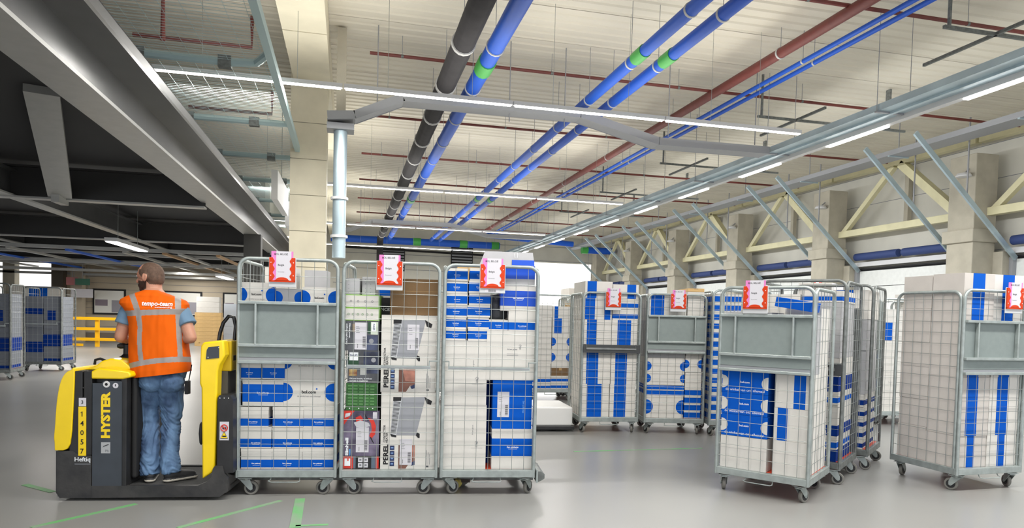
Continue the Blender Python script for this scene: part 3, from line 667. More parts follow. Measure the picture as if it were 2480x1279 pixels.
def carton(label, frame, x, y, z, w, d, h, style='band', rot=0.0, group=None, name='cardboard_box', cat='box', band=(0.15, 0.55), ink=None, card=None, txt='Een pakketje', lid=True, tilt=0.0, text_ok=True):
    """x,y,z: bottom-left-front corner in the frame. The print lies on the faces."""
    ink = ink or blue_ink; card = card or white_card; x2, e = w/2, 0.0006
    b = MB(); b.box((-x2, 0, 0), (x2, d, h), card)
    X, Z = (1, 0, 0), (0, 0, 1)
    if style == 'band':
        z0, z1 = band[0]*h, band[1]*h
        for s in (1, -1):
            b.quad((-x2-e, -e if s > 0 else d+e, z0), (w+2*e, 0, 0), (0, 0, z1-z0), ink)
            b.quad((s*(x2+e), -e, z0), (0, d+2*e, 0), (0, 0, z1-z0), ink)
        if lid: b.box((-x2-0.0015, -0.0015, h-0.022), (x2+0.0015, d+0.0015, h+0.0005), card)
        if text_ok and txt:
            b.text(txt, (0, -2*e, (z0+z1)/2), X, Z, white_ink, w=min(0.30*w, 0.09), bold=0.02)
            b.box((-min(0.12*w, .035), -2*e, (z0+z1)/2-0.014), (min(0.12*w, .035), -1.6*e, (z0+z1)/2-0.0125), white_ink)
    elif style == 'vband':
        for (a, c) in band:
            b.quad((-x2+a*w, -e, 0), ((c-a)*w, 0, 0), (0, 0, h), ink); b.quad((-x2+a*w, 0, h+e), ((c-a)*w, 0, 0), (0, d, 0), ink)
        b.box((-x2+0.004, -2*e, h*0.49), (x2-0.004, -1.2*e, h*0.492), grey_ink)
    elif style == 'circles':
        r = min(0.33*h, 0.16*w+0.02); cz = band[0]*h
        for s in (-1, 1):
            cx = s*x2
            half_disc(b, cx, -e, cz, r, ink, 90 if s > 0 else -90, 270 if s > 0 else 90, clipz=(0, h))
            # wrap to the side
            b.poly([(s*(x2+e), r*sin(radians(a)), min(max(cz+r*cos(radians(a)), 0), h)) for a in range(0, 181, 12)], ink)
        if text_ok:
            b.text('bol.com', (0, -2*e, cz+0.01*h), X, Z, black_ink, w=0.28*w, bold=0.035)
            b.tube([(0.155*w, -e, cz+0.022+0.02*h), (0.155*w, -e-0.001, cz+0.022+0.02*h)], 0.006, ink, n=10)
            b.text('de winkel van ons allemaal', (0, -2*e, cz-0.030), X, Z, grey_ink, w=0.46*w)
    elif style == 'bluefull':
        b = MB(); b.box((-x2, 0, 0), (x2, d, h), ink)
        if band and isinstance(band[0], str): pass
        if text_ok and txt: b.text(txt, (x2-0.16*w, -2*e, 0.42*h), (0, 0, 1), (-1, 0, 0), white_ink, w=0.2*h, bold=0.02)
    elif style == 'bluedots':
        b = MB(); b.box((-x2, 0, 0), (x2, d, h), ink)
        for s in (-1, 1): half_disc(b, s*x2, -e, h*0.5, 0.3*h, card, 90 if s > 0 else -90, 270 if s > 0 else 90)
        if text_ok:
            b.text('bol.com', (0, -e, h*0.52), X, Z, white_ink, w=0.2*w, bold=0.02)
            b.text('de winkel van ons allemaal', (0, -e, h*0.15), X, Z, white_ink, w=0.85*w)
    elif style == 'white':
        b.box((-x2-0.0005, -0.0008, h*0.62), (x2+0.0005, 0, h*0.623), grey_ink)
    elif style == 'fsc':
        b.text('Ik ben groen', (0.02*w, -e, 0.62*h), X, Z, grey_ink, w=0.2*w, bold=0.02)
        for i in range(2): b.box((-0.09*w, -e*1.5, (0.53-0.03*i)*h), (0.14*w, -e, (0.535-0.03*i)*h), grey_ink)
        fsc(b, x2-0.32*w, -e, 0.70*h, 0.03)
    elif style == 'fscside':
        b.text('Ik ben groen', (0.19*w, -e, 0.62*h), (0, 0, 1), (-1, 0, 0), grey_ink, w=0.15*h)
        fsc(b, 0.28*w, -e, 0.42*h, 0.035); b.box((0.16*w, -e*1.5, 0.33*h), (0.42*w, -e, 0.333*h), grey_ink)
        b.box((-x2, -0.0008, h-0.004), (x2, 0, h-0.002), grey_ink)
    elif style == 'tape':
        b.box((-0.025, -0.0006, h*0.7), (0.025, d, h+0.0006), mat('parcel_tape', (170, 140, 95), 0.3))
    u = Matrix.Rotation(rot, 4, 'Z')
    o = b.build(name, None, bevel=0.0018 if lid else 0.0015)
    o.location = frame.pt(x+w/2, y, z); o.rotation_euler = (0, tilt, frame.a+rot)
    tag(o, label, cat, group); return o
def pxbox(label, frame, v, r, d, y_snap=None, **k):        # photo rectangle (x0, y0, x1, y1) of the front face at depth v
    (u0, z1), (u1, _), (_, z0) = frame.px(r[0], (r[1]), v), frame.px(r[2], (r[1]+r[3])/2, v), frame.px((r[0]+r[2])/2, r[3], v)
    z1 = frame.px((r[0]+r[2])/2, r[1], v)[1]
    if y_snap is not None: z0 = y_snap
    carton(label, frame, u0, v, z0, u1-u0, d, z1-z0, **k); return z1

g1 = 'roll cages towed behind the truck'
cage('left roll cage right behind the truck, folded grey shelf across its front', TOW, 0, 0, 'folded', 0.335, group=g1, right=False, wheels=(0.0, 3.0, 2.2, 0.6))
cage('middle roll cage of the towed three, full of appliance cartons', TOW, 0.757, 0, 'rail', 0.355, group=g1, right=False, wheels=(0.2, 3.0, 1.2, 2.6), shelf_z=(0.985, 1.0))
cage('right roll cage of the towed three, last one, full of blue and white boxes', TOW, 1.512, 0, 'rail', 0.37, group=g1, right=True, barcode=1, wheels=(0.5, 0.9, 1.2, 2.6), shelf_z=(0.985, 1.0))
T0 = 0.197
gA = 'boxes in the left towed cage'
rows = [((584, 1087, 658, 1136), (659, 1087, 732, 1136), (733, 1087, 807, 1136)), ((582, 1035, 657, 1086), (660, 1036, 733, 1086), (734, 1036, 808, 1086)), ((576, 986, 650, 1034), (661, 986, 735, 1035), (736, 986, 809, 1035))]
rn = ['bottom', 'second', 'third']; cn = ['left', 'middle', 'right']
zt = T0
for i, row in enumerate(rows):
    zz = zt
    for j, r in enumerate(row):
        zt = pxbox('white box with a blue lower band, %s row from the bottom, %s, left towed cage' % (rn[i], cn[j]) if i else 'white box with a blue lower band, bottom row, %s, left towed cage' % cn[j], TOW, 0.055, r, 0.36, y_snap=zz, style='band', band=(0.06, 0.45), group=gA, rot=random.uniform(-.012, .012), txt='Een pakketje')
    zt += 0.0015
z4 = pxbox('wide white box with a broad blue band, fourth row, left towed cage', TOW, 0.06, (588, 920, 686, 985), 0.4, y_snap=zt, style='band', band=(0.16, 0.83), group=gA)
pxbox('white box with half blue discs and black lettering, fourth row right, left towed cage', TOW, 0.062, (687, 918, 809, 985), 0.4, y_snap=zt, style='circles', band=(0.52,), group=gA, lid=False)
zt = z4+0.004
for j, r in enumerate(((577, 877, 632, 919), (636, 877, 689, 919))):
    pxbox('small flat blue box with white edges under the grey shelf, %s' % ('leftmost', 'second from left')[j], TOW, 0.055, r, 0.3, y_snap=zt, style='band', band=(0.08, 0.66), group=gA)
z5 = pxbox('white box with half blue discs right under the grey shelf, left towed cage', TOW, 0.065, (690, 866, 811, 919), 0.4, y_snap=zt+0.001, style='circles', band=(0.80,), group=gA, lid=False)
zt = z5+0.003
pxbox('white box with blue discs and lettering peeking over the shelf at the left', TOW, 0.10, (579, 684, 663, 880), 0.36, y_snap=zt, style='circles', band=(0.83,), group=gA, lid=False)
pxbox('grey-sided box with one blue dot behind the left sign holder', TOW, 0.13, (669, 700, 728, 880), 0.3, y_snap=zt, style='circles', band=(0.87,), group=gA, lid=False, card=grey_card, text_ok=False)
pxbox('white box with blue discs and lettering peeking over the shelf at the right', TOW, 0.10, (733, 696, 813, 880), 0.3, y_snap=zt, style='circles', band=(0.84,), group=gA, lid=False)
o = pxbox('tall plain off-white box with a corner of blue, back of the left towed cage', TOW, 0.50, (642, 648, 716, 880), 0.18, y_snap=zt, style='white', group=gA)
o = pxbox('tall pale grey carton standing at the back right of the left towed cage', TOW, 0.50, (738, 655, 790, 880), 0.18, y_snap=zt, style='white', group=gA, card=grey_card)

# ---- middle cage: appliance cartons
gB = 'cartons in the middle towed cage'
def uz(px, py, v): return TOW.px(px, py, v)
def custom(label, v, r, d, z0, draw, m, name='appliance_box', cat='box'):
    u0, _ = uz(r[0], (r[1]+r[3])/2, v); u1, _ = uz(r[2], (r[1]+r[3])/2, v); z1 = uz((r[0]+r[2])/2, r[1], v)[1]
    w, h = u1-u0, z1-z0; b = MB().box((0, 0, 0), (w, d, h), m)
    draw(b, w, h, lambda px, py: ((px-r[0])/(r[2]-r[0])*w, (r[3]-py)/(r[3]-r[1])*h))
    o = b.build(name, None, bevel=0.0015); o.location = TOW.pt(u0, v, z0); o.rotation_euler = (0, 0, TOW.a)
    tag(o, label, cat, gB); return z1
heat_grey = mat('heater_grey', (148, 150, 156), 0.5); photo_brown = mat('photo_brown', (116, 78, 66), 0.5, var=0.35, scale=9); photo_pink = mat('photo_skin', (176, 120, 104), 0.5, var=0.3, scale=12)
navy = mat('navy_square', (38, 52, 92), 0.5)
def heater(label_at):
    def f(b, w, h, q):
        def R(x0, y0, x1, y1, m, e=0.0008):        # rectangle in the 133 x 186 px drawing of the face
            b.box((x0/133*w, -e, (186-y1)/186*h), (x1/133*w, 0, (186-y0)/186*h), m)
        def Pp(pts, m, e=0.001): b.poly([(x/133*w, -e, (186-y)/186*h) for x, y in pts], m)
        Pp([(46, 12), (108, 10), (86, 104), (24, 104)], heat_grey, 0.001)                    # heater plate
        Pp([(30, 14), (50, 12), (38, 104), (23, 104)], mat('heater_side', (196, 198, 202), 0.5), 0.0014)
        Pp([(29, 11), (49, 11), (48, 20), (29, 21)], black_ink, 0.0018); Pp([(23, 100), (38, 104), (38, 109), (26, 107)], black_ink, 0.0018)
        for i in range(26): Pp([(30.5-0.25*i, 22+3*i), (47-0.4*i, 23+3*i), (47-0.4*i, 24.4+3*i), (30.5-0.25*i, 23.4+3*i)], black_ink, 0.0019)
        Pp([(105, 10), (112, 14), (124, 20), (121, 29), (110, 26)], black_ink, 0.0018)
        Pp([(88, 96), (95, 100), (95, 110), (91, 110), (86, 104)], black_ink, 0.0018)
        b.text('PEREL', (13/133*w, -0.001, (186-150)/186*h), (0, 0, 1), (-1, 0, 0), black_ink, w=50/186*h, h=12/133*w, bold=0.04)
        b.text('CONVECTOR', (9/133*w, -0.001, (186-100)/186*h), (0, 0, 1), (-1, 0, 0), black_ink, w=42/186*h, bold=0.02)
        b.text('HEATER', (15/133*w, -0.001, (186-110)/186*h), (0, 0, 1), (-1, 0, 0), black_ink, w=25/186*h, bold=0.02)
        for i in range(4): R(23, 129+13*i, 34, 140+13*i, navy); R(25.5, 133+13*i, 31.5, 136+13*i, mat('navy_icon', (120, 150, 200), 0.5), 0.0012)
        R(44, 128, 84, 185, photo_brown); Pp([(52, 128), (84, 128), (84, 160), (60, 158)], photo_pink, 0.001); Pp([(62, 185), (72, 170), (84, 172), (84, 185)], white_card, 0.0013)
        Pp([(72, 172), (84, 166), (84, 176), (76, 178)], navy, 0.0016)
        for i in range(3): R(112+4*i, 140+5*i, 113+4*i, 175, grey_ink); R(112, 178, 118, 182, grey_ink)
        if label_at: b.box(((label_at[0])/133*w, -0.0022, (186-label_at[3])/186*h), (label_at[2]/133*w, -0.0016, (186-label_at[1])/186*h), paper); parcel_label(b, label_at[0]/133*w, -0.0020, (186-label_at[3])/186*h, (label_at[2]-label_at[0])/133*w, (label_at[3]-label_at[1])/186*h)
    return f
z1 = custom('lower white convector heater carton with printed heater and black lettering, middle cage', 0.05, (922, 951, 1054, 1136), 0.16, T0, heater((47, 113, 77, 176)), white_card)
z2 = custom('upper white convector heater carton with two address labels, middle cage', 0.055, (923, 764, 1055, 950), 0.16, z1+0.002, heater((63, 22, 92, 84)), white_card)
custom('plain brown cardboard box on top of the heater cartons, middle cage', 0.08, (945, 676, 1062, 772), 0.4, z2+0.002, lambda b, w, h, q: b.box((-0.001, -0.0008, h*0.66), (w+0.001, 0, h*0.664), tan_card), brown_card, 'cardboard_box')
red_e = mat('print_red', (205, 52, 40), 0.5); violet = mat('print_violet', (58, 52, 72), 0.45, c2=(128, 118, 142), scale=6)
def einhell(b, w, h, q):
    def R(x0, y0, x1, y1, m, e=0.0008): a, c = q(x0, y1), q(x1, y0); b.box((a[0], -e, a[1]), (c[0], 0, c[1]), m)
    def Pp(pts, m, e=0.0012): b.poly([(q(*p)[0], -e, q(*p)[1]) for p in pts], m)
    R(828, 995, 918, 1105, violet); Pp([(828, 995), (858, 995), (846, 1010), (832, 1030), (828, 1040)], red_e); Pp([(836, 1002), (848, 1000), (846, 1008), (834, 1012)], paper, 0.0015)
    R(902, 998, 912, 1014, paper, 0.0014)
    Pp([(860, 1012), (872, 1006), (878, 1014), (876, 1026), (862, 1022)], red_e); Pp([(856, 1024), (872, 1018), (892, 1024), (896, 1032), (880, 1036), (862, 1034)], mat('tool_silver', (186, 186, 192), 0.4), 0.0016)
    Pp([(890, 1012), (904, 1016), (910, 1032), (908, 1052), (900, 1062), (894, 1056), (900, 1042), (898, 1026)], red_e, 0.0016)
    Pp([(880, 1002), (882, 1000), (892, 1018), (890, 1020)], black_ink, 0.0018); Pp([(896, 1060), (898, 1058), (906, 1074), (904, 1074)], black_ink, 0.0018)
    b.text('Einhell', (q(840, 1082)[0], -0.0016, q(840, 1082)[1]), (0, 0, 1), (-1, 0, 0), white_ink, w=0.135, h=0.024, bold=0.05)
    R(846, 1088, 849, 1104, mat('print_blue', (80, 150, 210), 0.5), 0.0014)
    R(828, 1106, 856, 1135, red_e, 0.001); R(856, 1106, 862, 1135, mat('print_slate', (90, 104, 120), 0.5), 0.001); R(862, 1106, 900, 1135, black_ink, 0.001); R(900, 1106, 911, 1135, mat('print_slate', (90, 104, 120), 0.5), 0.001); R(911, 1106, 918, 1135, red_e, 0.001)
    for x, y in ((868, 1109), (881, 1109), (868, 1122), (881, 1122)): R(x, y, x+11, y+11, paper, 0.0014); R(x+3, y+3, x+8, y+7, grey_ink, 0.0017)
    Pp([(835, 1111), (842, 1111), (842, 1117), (845, 1117), (845, 1111), (849, 1111), (849, 1129), (835, 1129)], white_ink, 0.0015)
    a = q(862, 1096); parcel_label(b, a[0], -0.002, a[1], q(893, 0)[0]-a[0], q(0, 1035)[1]-a[1])
z1 = custom('violet and red power tool carton with address label, bottom of the middle cage', 0.055, (828, 995, 918, 1136), 0.4, T0, einhell, black_ink)
gr1 = mat('print_green', (52, 104, 48), 0.5, var=0.2, scale=20); gr2 = mat('print_light_green', (110, 165, 100), 0.5)
def green(b, w, h, q):
    for i in range(7):
        for j in range(5):
            x, z = w*(0.06+0.18*j), h*(0.22+0.11*i); b.box((x, -0.002, z), (x+w*0.13, 0, z+h*0.03), gr2)
    for i, x in enumerate((0.1, 0.4, 0.68, 0.85)): b.box((x*w, -0.001, h*0.06), (x*w+0.008, 0, h*0.06+0.008), white_ink)
    b.box((0, -0.001, h*0.15), (w, 0, h*0.16), black_ink)
z1 = custom('dark green carton with rows of light ridges, middle cage', 0.06, (838, 928, 913, 994), 0.38, z1+0.001, green, gr1)
ph_d = mat('print_charcoal', (56, 58, 62), 0.45, c2=(96, 98, 104), scale=5); ph_b = mat('print_slateblue', (72, 80, 108), 0.4, c2=(30, 34, 52), scale=8); ph_g = mat('print_forest', (40, 74, 52), 0.5)
food = mat('print_food', (190, 170, 110), 0.5, c2=(120, 70, 50), scale=22)
def philips(variant):
    def f(b, w, h, q):
        def R(x0, z0, x1, z1, m, e=0.0008): b.box((x0*w, -e, z0*h), (x1*w, 0, z1*h), m)
        if variant == 0:
            R(0.66, 0.02, 0.99, 0.52, ph_b); b.tube([(0.8*w, -0.001, 0.33*h), (0.8*w, -0.0016, 0.33*h)], 0.018, heat_grey, n=14); R(0.25, 0.62, 0.33, 0.9, food)
            R(0.70, 0.58, 0.78, 0.97, ph_g); R(0.78, 0.55, 0.99, 0.97, mat('print_pale', (196, 206, 190), 0.5)); R(0.80, 0.66, 0.93, 0.95, white_ink, 0.0012)
            b.text('PHILIPS', (0.87*w, -0.0016, 0.80*h), (0, 0, -1), (1, 0, 0), navy, w=h*0.22, bold=0.03)
            b.text('Ultimate power,', (0.16*w, -0.0012, 0.66*h), (0, 0, -1), (1, 0, 0), white_ink, w=h*0.5, bold=0.02)
            b.text('endless meal variety', (0.08*w, -0.0012, 0.55*h), (0, 0, -1), (1, 0, 0), white_ink, w=h*0.7, bold=0.02)
            parcel_label(b, 0.31*w, -0.001, 0.04*h, 0.36*w, 0.9*h)
        else:
            R(0.02, 0.55, 0.35, 0.9, ph_g); R(0.05, 0.70, 0.33, 0.95, white_ink, 0.0012); b.text('PHILIPS', (0.19*w, -0.0016, 0.86*h), (1, 0, 0), (0, 0, 1), navy, w=w*0.24, bold=0.03)
            R(0.5, 0.3, 0.99, 0.98, ph_b); b.tube([(0.82*w, -0.001, 0.72*h), (0.82*w, -0.0016, 0.72*h)], 0.018, heat_grey, n=14); R(0.04, 0.22, 0.3, 0.42, food); R(0.4, 0.25, 0.6, 0.5, mat('print_pan', (170, 172, 170), 0.4), 0.0011)
            b.text('Ultieme kracht, eindeloze', (0.42*w, -0.0012, 0.135*h), (1, 0, 0), (0, 0, 1), white_ink, w=w*0.72, bold=0.02); b.text('variatie in maaltijden', (0.36*w, -0.0012, 0.06*h), (1, 0, 0), (0, 0, 1), white_ink, w=w*0.6, bold=0.02)
    return f
z1 = custom('dark appliance carton with food pictures above the green one, middle cage', 0.058, (842, 850, 918, 927), 0.38, z1+0.001, philips(1), ph_d)
z1 = custom('dark appliance carton with a big address label, left of the upper heater carton', 0.058, (833, 777, 916, 849), 0.38, z1+0.001, philips(0), ph_d)
def gw(icons):
    def f(b, w, h, q):
        b.box((0.015*w, -0.0008, 0.06*h), (0.975*w, 0, 0.94*h), white_card)
        for i in range(6 if icons else 4):
            x = w*(0.14+0.13*i) if icons else w*(0.2+0.2*i)
            b.lathe([(0.006, -0.0004), (0.0085, -0.0012), (0.006, -0.0012)], (x, -0.001, h*0.5), gr2 if icons else grey_ink, n=10, axis='y')
            if not icons and i < 3: b.box((x-0.001, -0.0012, 0.15*h), (x+0.001, 0, 0.22*h), grey_ink)
    return f
lime = mat('lime_edge', (140, 190, 90), 0.5)
z1 = custom('white carton with lime edges and green icons, lower of the pair', 0.055, (832, 746, 919, 776), 0.36, z1+0.001, gw(1), lime)
z1 = custom('white carton with lime edges and grey icons, upper of the pair', 0.056, (833, 714, 919, 745), 0.36, z1+0.001, gw(0), lime)
def dots(b, w, h, q):
    for i in range(2):
        for j in range(4): b.box((w*(0.25+0.4*i)-0.002, -0.0008, h*(0.12+0.24*j)), (w*(0.25+0.4*i)+0.002, 0, h*(0.12+0.24*j)+0.003), black_ink)
custom('slim grey carton with small black dots, left one, top of the middle cage', 0.07, (836, 674, 871, 713), 0.3, z1+0.001, dots, grey_card)
custom('slim grey carton with small black dots, right one, top of the middle cage', 0.11, (877, 671, 909, 713), 0.3, z1+0.001, dots, grey_card)
custom('tall black carton with white capital letters between the two stacks of the middle cage', 0.24, (918, 721, 948, 1120), 0.2, T0, lambda b, w, h, q: (b.text('PRINCESS', (0.32*w, -0.001, 0.93*h), (1, 0, 0), (0, 0, 1), white_ink, h=0.025, bold=0.02), b.box((0, -0.0008, 0.55*h), (w, 0, 0.6*h), mat('print_yellow', (230, 180, 20), 0.5)), b.box((0, -0.0008, 0.80*h), (w, 0, 0.84*h), heat_grey)), black_ink)
custom('white box at the back behind the middle sign holder', 0.5, (905, 672, 950, 1120), 0.15, T0, lambda b, w, h, q: b.box((0, -0.0008, 0.9*h), (w, 0, 0.93*h), blue_ink), white_card, 'cardboard_box')

# ---- right cage
gC = 'boxes in the right towed cage'
z1 = pxbox('tall plain white box at the bottom left of the right towed cage', TOW, 0.05, (1073, 982, 1177, 1136), 0.45, y_snap=T0, style='fscside', group=gC, lid=False)
zc = pxbox('tall plain white box, second from the bottom on the left of the right towed cage', TOW, 0.052, (1075, 825, 1179, 981), 0.45, y_snap=z1+0.001, style='fscside', group=gC, lid=False)
ys = [(797, 823), (769, 796), (740, 768), (711, 739), (680, 710), (650, 679)]
lv = ['lowest', 'second lowest', 'third', 'fourth', 'fifth', 'topmost']
for j, (xa, xb) in enumerate(((1079, 1129), (1133, 1184))):
    z1 = zc+0.001
    for i, (a, b_) in enumerate(ys):
        if j == 1 and i == 9: continue
        x0 = xa+[0, 0, 0, 3, 3, 5][i]+random.uniform(-1, 1); x1 = xb+[-1, 0, 3, 4, 3, 4][i]
        z1 = pxbox('small flat blue box, %s in the %s stack of the right towed cage' % (lv[i], ('left', 'right')[j]), TOW, 0.055+random.uniform(0, .01), (x0, a, x1, b_), 0.22, y_snap=z1, style='band', band=(0.16, 0.82) if i != 5 else (0.12, 0.78), group=gC, rot=random.uniform(-.02, .02), lid=False)+0.001
z1 = pxbox('blue-banded white box at the bottom right of the right towed cage', TOW, 0.055, (1192, 1039, 1292, 1136), 0.4, y_snap=T0, style='band', band=(0.32, 0.76), group=gC)
def bigblue(label, v, r, d, z0):
    u0, _ = uz(r[0], 980, v); u1, _ = uz(r[2], 980, v); zt_ = uz((r[0]+r[2])/2, r[1], v)[1]; w, h = u1-u0, zt_-z0
    b = MB().box((0, 0, 0), (w, d, h), blue_ink).text('Een pakketje', (w*0.78, -0.001, h*0.45), (0, 0, -1), (1, 0, 0), mat('pale_blue_ink', (120, 180, 240), 0.5), w=h*0.25)
    parcel_label(b, w*0.12, 0, h*0.24, w*0.30, h*0.52)
    o = b.build('cardboard_box', None, bevel=0.006); o.location = TOW.pt(u0, v, z0); o.rotation_euler = (0, 0, TOW.a); tag(o, label, 'box', gC); return zt_
z1 = bigblue('bright blue parcel with a white address label, right towed cage', 0.055, (1193, 921, 1288, 1038), 0.36, z1+0.001)
z1 = pxbox('big plain white box with small grey marks, middle right of the right towed cage', TOW, 0.05, (1180, 801, 1297, 919), 0.42, y_snap=z1+0.001, style='fsc', group=gC, lid=False)
zz = z1+0.001
pxbox('small flat blue box lying between the small stacks and the tall white one', TOW, 0.06, (1184, 775, 1230, 800), 0.25, y_snap=zz, style='band', band=(0.1, 0.85), group=gC, lid=False)
z1 = pxbox('white box with a blue lower half on the big plain white box', TOW, 0.062, (1232, 754, 1298, 800), 0.3, y_snap=zz, style='band', band=(0.05, 0.42), group=gC, lid=False)
z2 = pxbox('white box with a broad blue band under the tilted one at the top right', TOW, 0.065, (1213, 694, 1299, 752), 0.3, y_snap=z1+0.001, style='band', band=(0.2, 0.82), ink=mat('royal_ink', (0, 72, 190), 0.5), group=gC, lid=False)
# open box with its flap up at the top right
u0, _ = uz(1212, 650, 0.07); u1, _ = uz(1296, 650, 0.07); za = uz(1250, 643, 0.07)[1]; w = u1-u0; z2 += 0.001; h = za-z2
roy = MATS['royal_ink']; b = MB().box((0, 0, 0), (w, 0.3, h), grey_card).quad((0, -0.001, h*0.36), (w, 0, 0), (0, 0, h*0.62), roy).text('Een pakketje', (0.3*w, -0.0016, h*0.9), (1, 0, 0), (0, 0, 1), white_ink, w=0.09, bold=0.02)
uf0, zf = uz(1172, 608, 0.09); uf1, _ = uz(1291, 608, 0.09); ub, _ = uz(1160, 645, 0.09)
b.poly([(ub-u0, 0.02, h-0.01), (w, 0.02, h-0.01), (uf1-u0, 0.03, zf-z2), (uf0-u0+0.01, 0.03, zf-z2)], grey_card).poly([(ub-u0, 0.023, h-0.01), (uf0-u0+0.01, 0.033, zf-z2), (uf1-u0, 0.033, zf-z2), (w, 0.023, h-0.01)], grey_card)
b.quad((0.09, 0.014, h), (w-0.095, 0, 0), (0, 0.006, (zf-z2-h)*0.42), roy)
for s in (0, 0.016): b.tube([(w*0.42+s, 0.016, zf-z2-0.005), (w*0.42+s*1.6-0.006, 0.014, zf-z2-0.02), (w*0.42+s, 0.012, zf-z2-0.045)], 0.0016, white_ink, n=5)
o = b.build('cardboard_box', None, bevel=0.001); o.location = TOW.pt(u0, 0.07, z2); o.rotation_euler = (0, 0, TOW.a); tag(o, 'grey and blue open box with its flap standing above the right towed cage', 'box', gC)
dkbag = mat('dark_grey_film', (62, 64, 68), 0.35, var=0.3, scale=10, bump=0.3, bscale=20)
b = MB()
for i in range(7):
    pass
pr_ = [(0.085, 0), (0.10, 0.03), (0.09, 0.07), (0.10, 0.11), (0.085, 0.16), (0.05, 0.19), (0.0, 0.2)]
b.lathe([(0, 0)]+pr_, (0, 0, 0), dkbag, n=14)
for v in b.v: v.y *= 0.8; v += Vector((0.012*noise.noise(v*18), 0.012*noise.noise(v*18+Vector((5, 0, 0))), 0))
uu, _ = uz(1205, 740, 0.16)
o = b.build('plastic_bag', smooth=True); o.location = TOW.pt(uu-0.01, 0.22, zz+0.085); o.rotation_euler = (0, 0, TOW.a); tag(o, 'dark grey plastic wrapped parcel between the two stacks of the right towed cage', 'parcel', gC)
tall = pxbox('narrow dark blue carton seen in the gap at the bottom of the right towed cage', TOW, 0.28, (1172, 925, 1185, 1122), 0.3, y_snap=T0, style='bluefull', txt='', ink=deep_blue, group=gC, lid=False)
pxbox('cream box peeking above the small blue stacks at the top of the right towed cage', TOW, 0.36, (1108, 646, 1180, 1100), 0.3, y_snap=T0, style='white', group=gC, card=tan_card)
MBx = None

# ================================================================ TOW TRUCK
OFF = Vector((-0.6, 0.25, 0))
truck = thing('tow_truck', 'yellow and black stand-on electric tow truck pulling the three roll cages', 'truck', TOW.pt(OFF.x, OFF.y), TOW.a)
def part(mb, name, parent=None, root=truck, **k):
    mb.v = [v-OFF for v in mb.v]; o = mb.build(name, parent or root, **k); return o
def q(px, py, v=-0.11): return TOW.px(px, py, v)
V0, V1 = -0.11, 0.60
chassis_m = mat('scuffed_black_steel', (40, 40, 42), 0.5, c2=(62, 61, 60), scale=7, bump=0.15, bscale=30)
b = MB()
b.prism([(-1.16, 0.022), (-1.185, 0.06), (-1.185, 0.357), (-1.07, 0.357), (-1.045, 0.335), (-1.0, 0.325), (-0.948, 0.325), (-0.948, 0.022)], V0, V1, chassis_m)
b.prism([(-0.95, 0.022), (-0.95, 0.108), (-0.225, 0.108), (-0.165, 0.135), (-0.13, 0.17), (-0.118, 0.235), (-0.105, 0.252), (-0.052, 0.252), (-0.040, 0.20), (-0.014, 0.16), (-0.012, 0.07), (-0.07, 0.026)], V0, V0+0.035, chassis_m)
b.prism([(-0.95, 0.022), (-0.95, 0.108), (-0.225, 0.108), (-0.165, 0.135), (-0.13, 0.17), (-0.118, 0.235), (-0.105, 0.252), (-0.052, 0.252), (-0.040, 0.20), (-0.014, 0.16), (-0.012, 0.07), (-0.07, 0.026)], V1-0.035, V1, chassis_m)
b.box((-0.96, V0+0.03, 0.045), (-0.03, V1-0.03, 0.085), chassis_m)
part(b, 'chassis', bevel=0.006)
part(MB().box((-0.74, V0+0.035, 0.085), (-0.20, V1-0.035, 0.099), mat('platform_mat', (58, 58, 58), 0.8, var=0.15, bump=0.3, bscale=180)), 'platform')
for (u, v) in ((-1.05, 0.0), (-1.05, 0.5), (-0.14, 0.02), (-0.14, 0.48)):
    part(MB().lathe([(0.0, -0.04), (0.06, -0.04), (0.065, -0.03), (0.065, 0.03), (0.06, 0.04), (0, 0.04)], (u, v, 0.0655), rubber, n=24, axis='y'), 'wheel', smooth=True)
b = MB().prism([(-1.19, 0.362)]+smooth_poly([(-1.192, 0.42), (-1.188, 0.55), (-1.178, 0.70), (-1.162, 0.81), (-1.142, 0.875), (-1.115, 0.915), (-1.085, 0.932), (-1.062, 0.938), (-1.066, 0.75), (-1.078, 0.50), (-1.088, 0.41), (-1.105, 0.375), (-1.135, 0.362)], 4)[:-4*5]+[(-1.066, 0.75), (-1.078, 0.50), (-1.088, 0.41), (-1.105, 0.375), (-1.135, 0.362)], V0-0.008, V1, tyellow)
part(b, 'nose_cover', bevel=0.022, seg=4, smooth=True, angle=60)
b = MB().box((-1.10, V0+0.004, 0.325), (-1.012, V1-0.01, 0.925), blk_metal).box((-1.004, V0+0.004, 0.325), (-0.948, V1-0.01, 0.925), blk_metal).box((-1.03, V0+0.03, 0.325), (-0.98, V1-0.03, 0.91), dark_gap)
for z in (0.80, 0.73): b.box((-1.016, V0+0.003, z), (-1.0, V0+0.03, z+0.012), blk_metal)
part(b, 'side_cover', bevel=0.008)
b = MB(); (u0, z1), (u1, z0) = q(190, 985), q(208, 1104)
b.box((u0, V0-0.001, z0), (u1, V0+0.006, z1), tyellow)
for i, ch in enumerate('14057'): b.text(ch, ((u0+u1)/2, V0-0.0025, z1-0.052-(z1-z0-0.085)*i/4), (1, 0, 0), (0, 0, 1), black_ink, h=0.036, bold=0.01)
b.poly([((u0+u1)/2-0.010, V0-0.0025, z1-0.052+0.006), ((u0+u1)/2-0.010, V0-0.0025, z1-0.052+0.010), ((u0+u1)/2, V0-0.0025, z1-0.052+0.018), ((u0+u1)/2+0.001, V0-0.0025, z1-0.052+0.013)], black_ink)
(a0, c1), (a1, c0) = q(191, 964), q(208, 984)
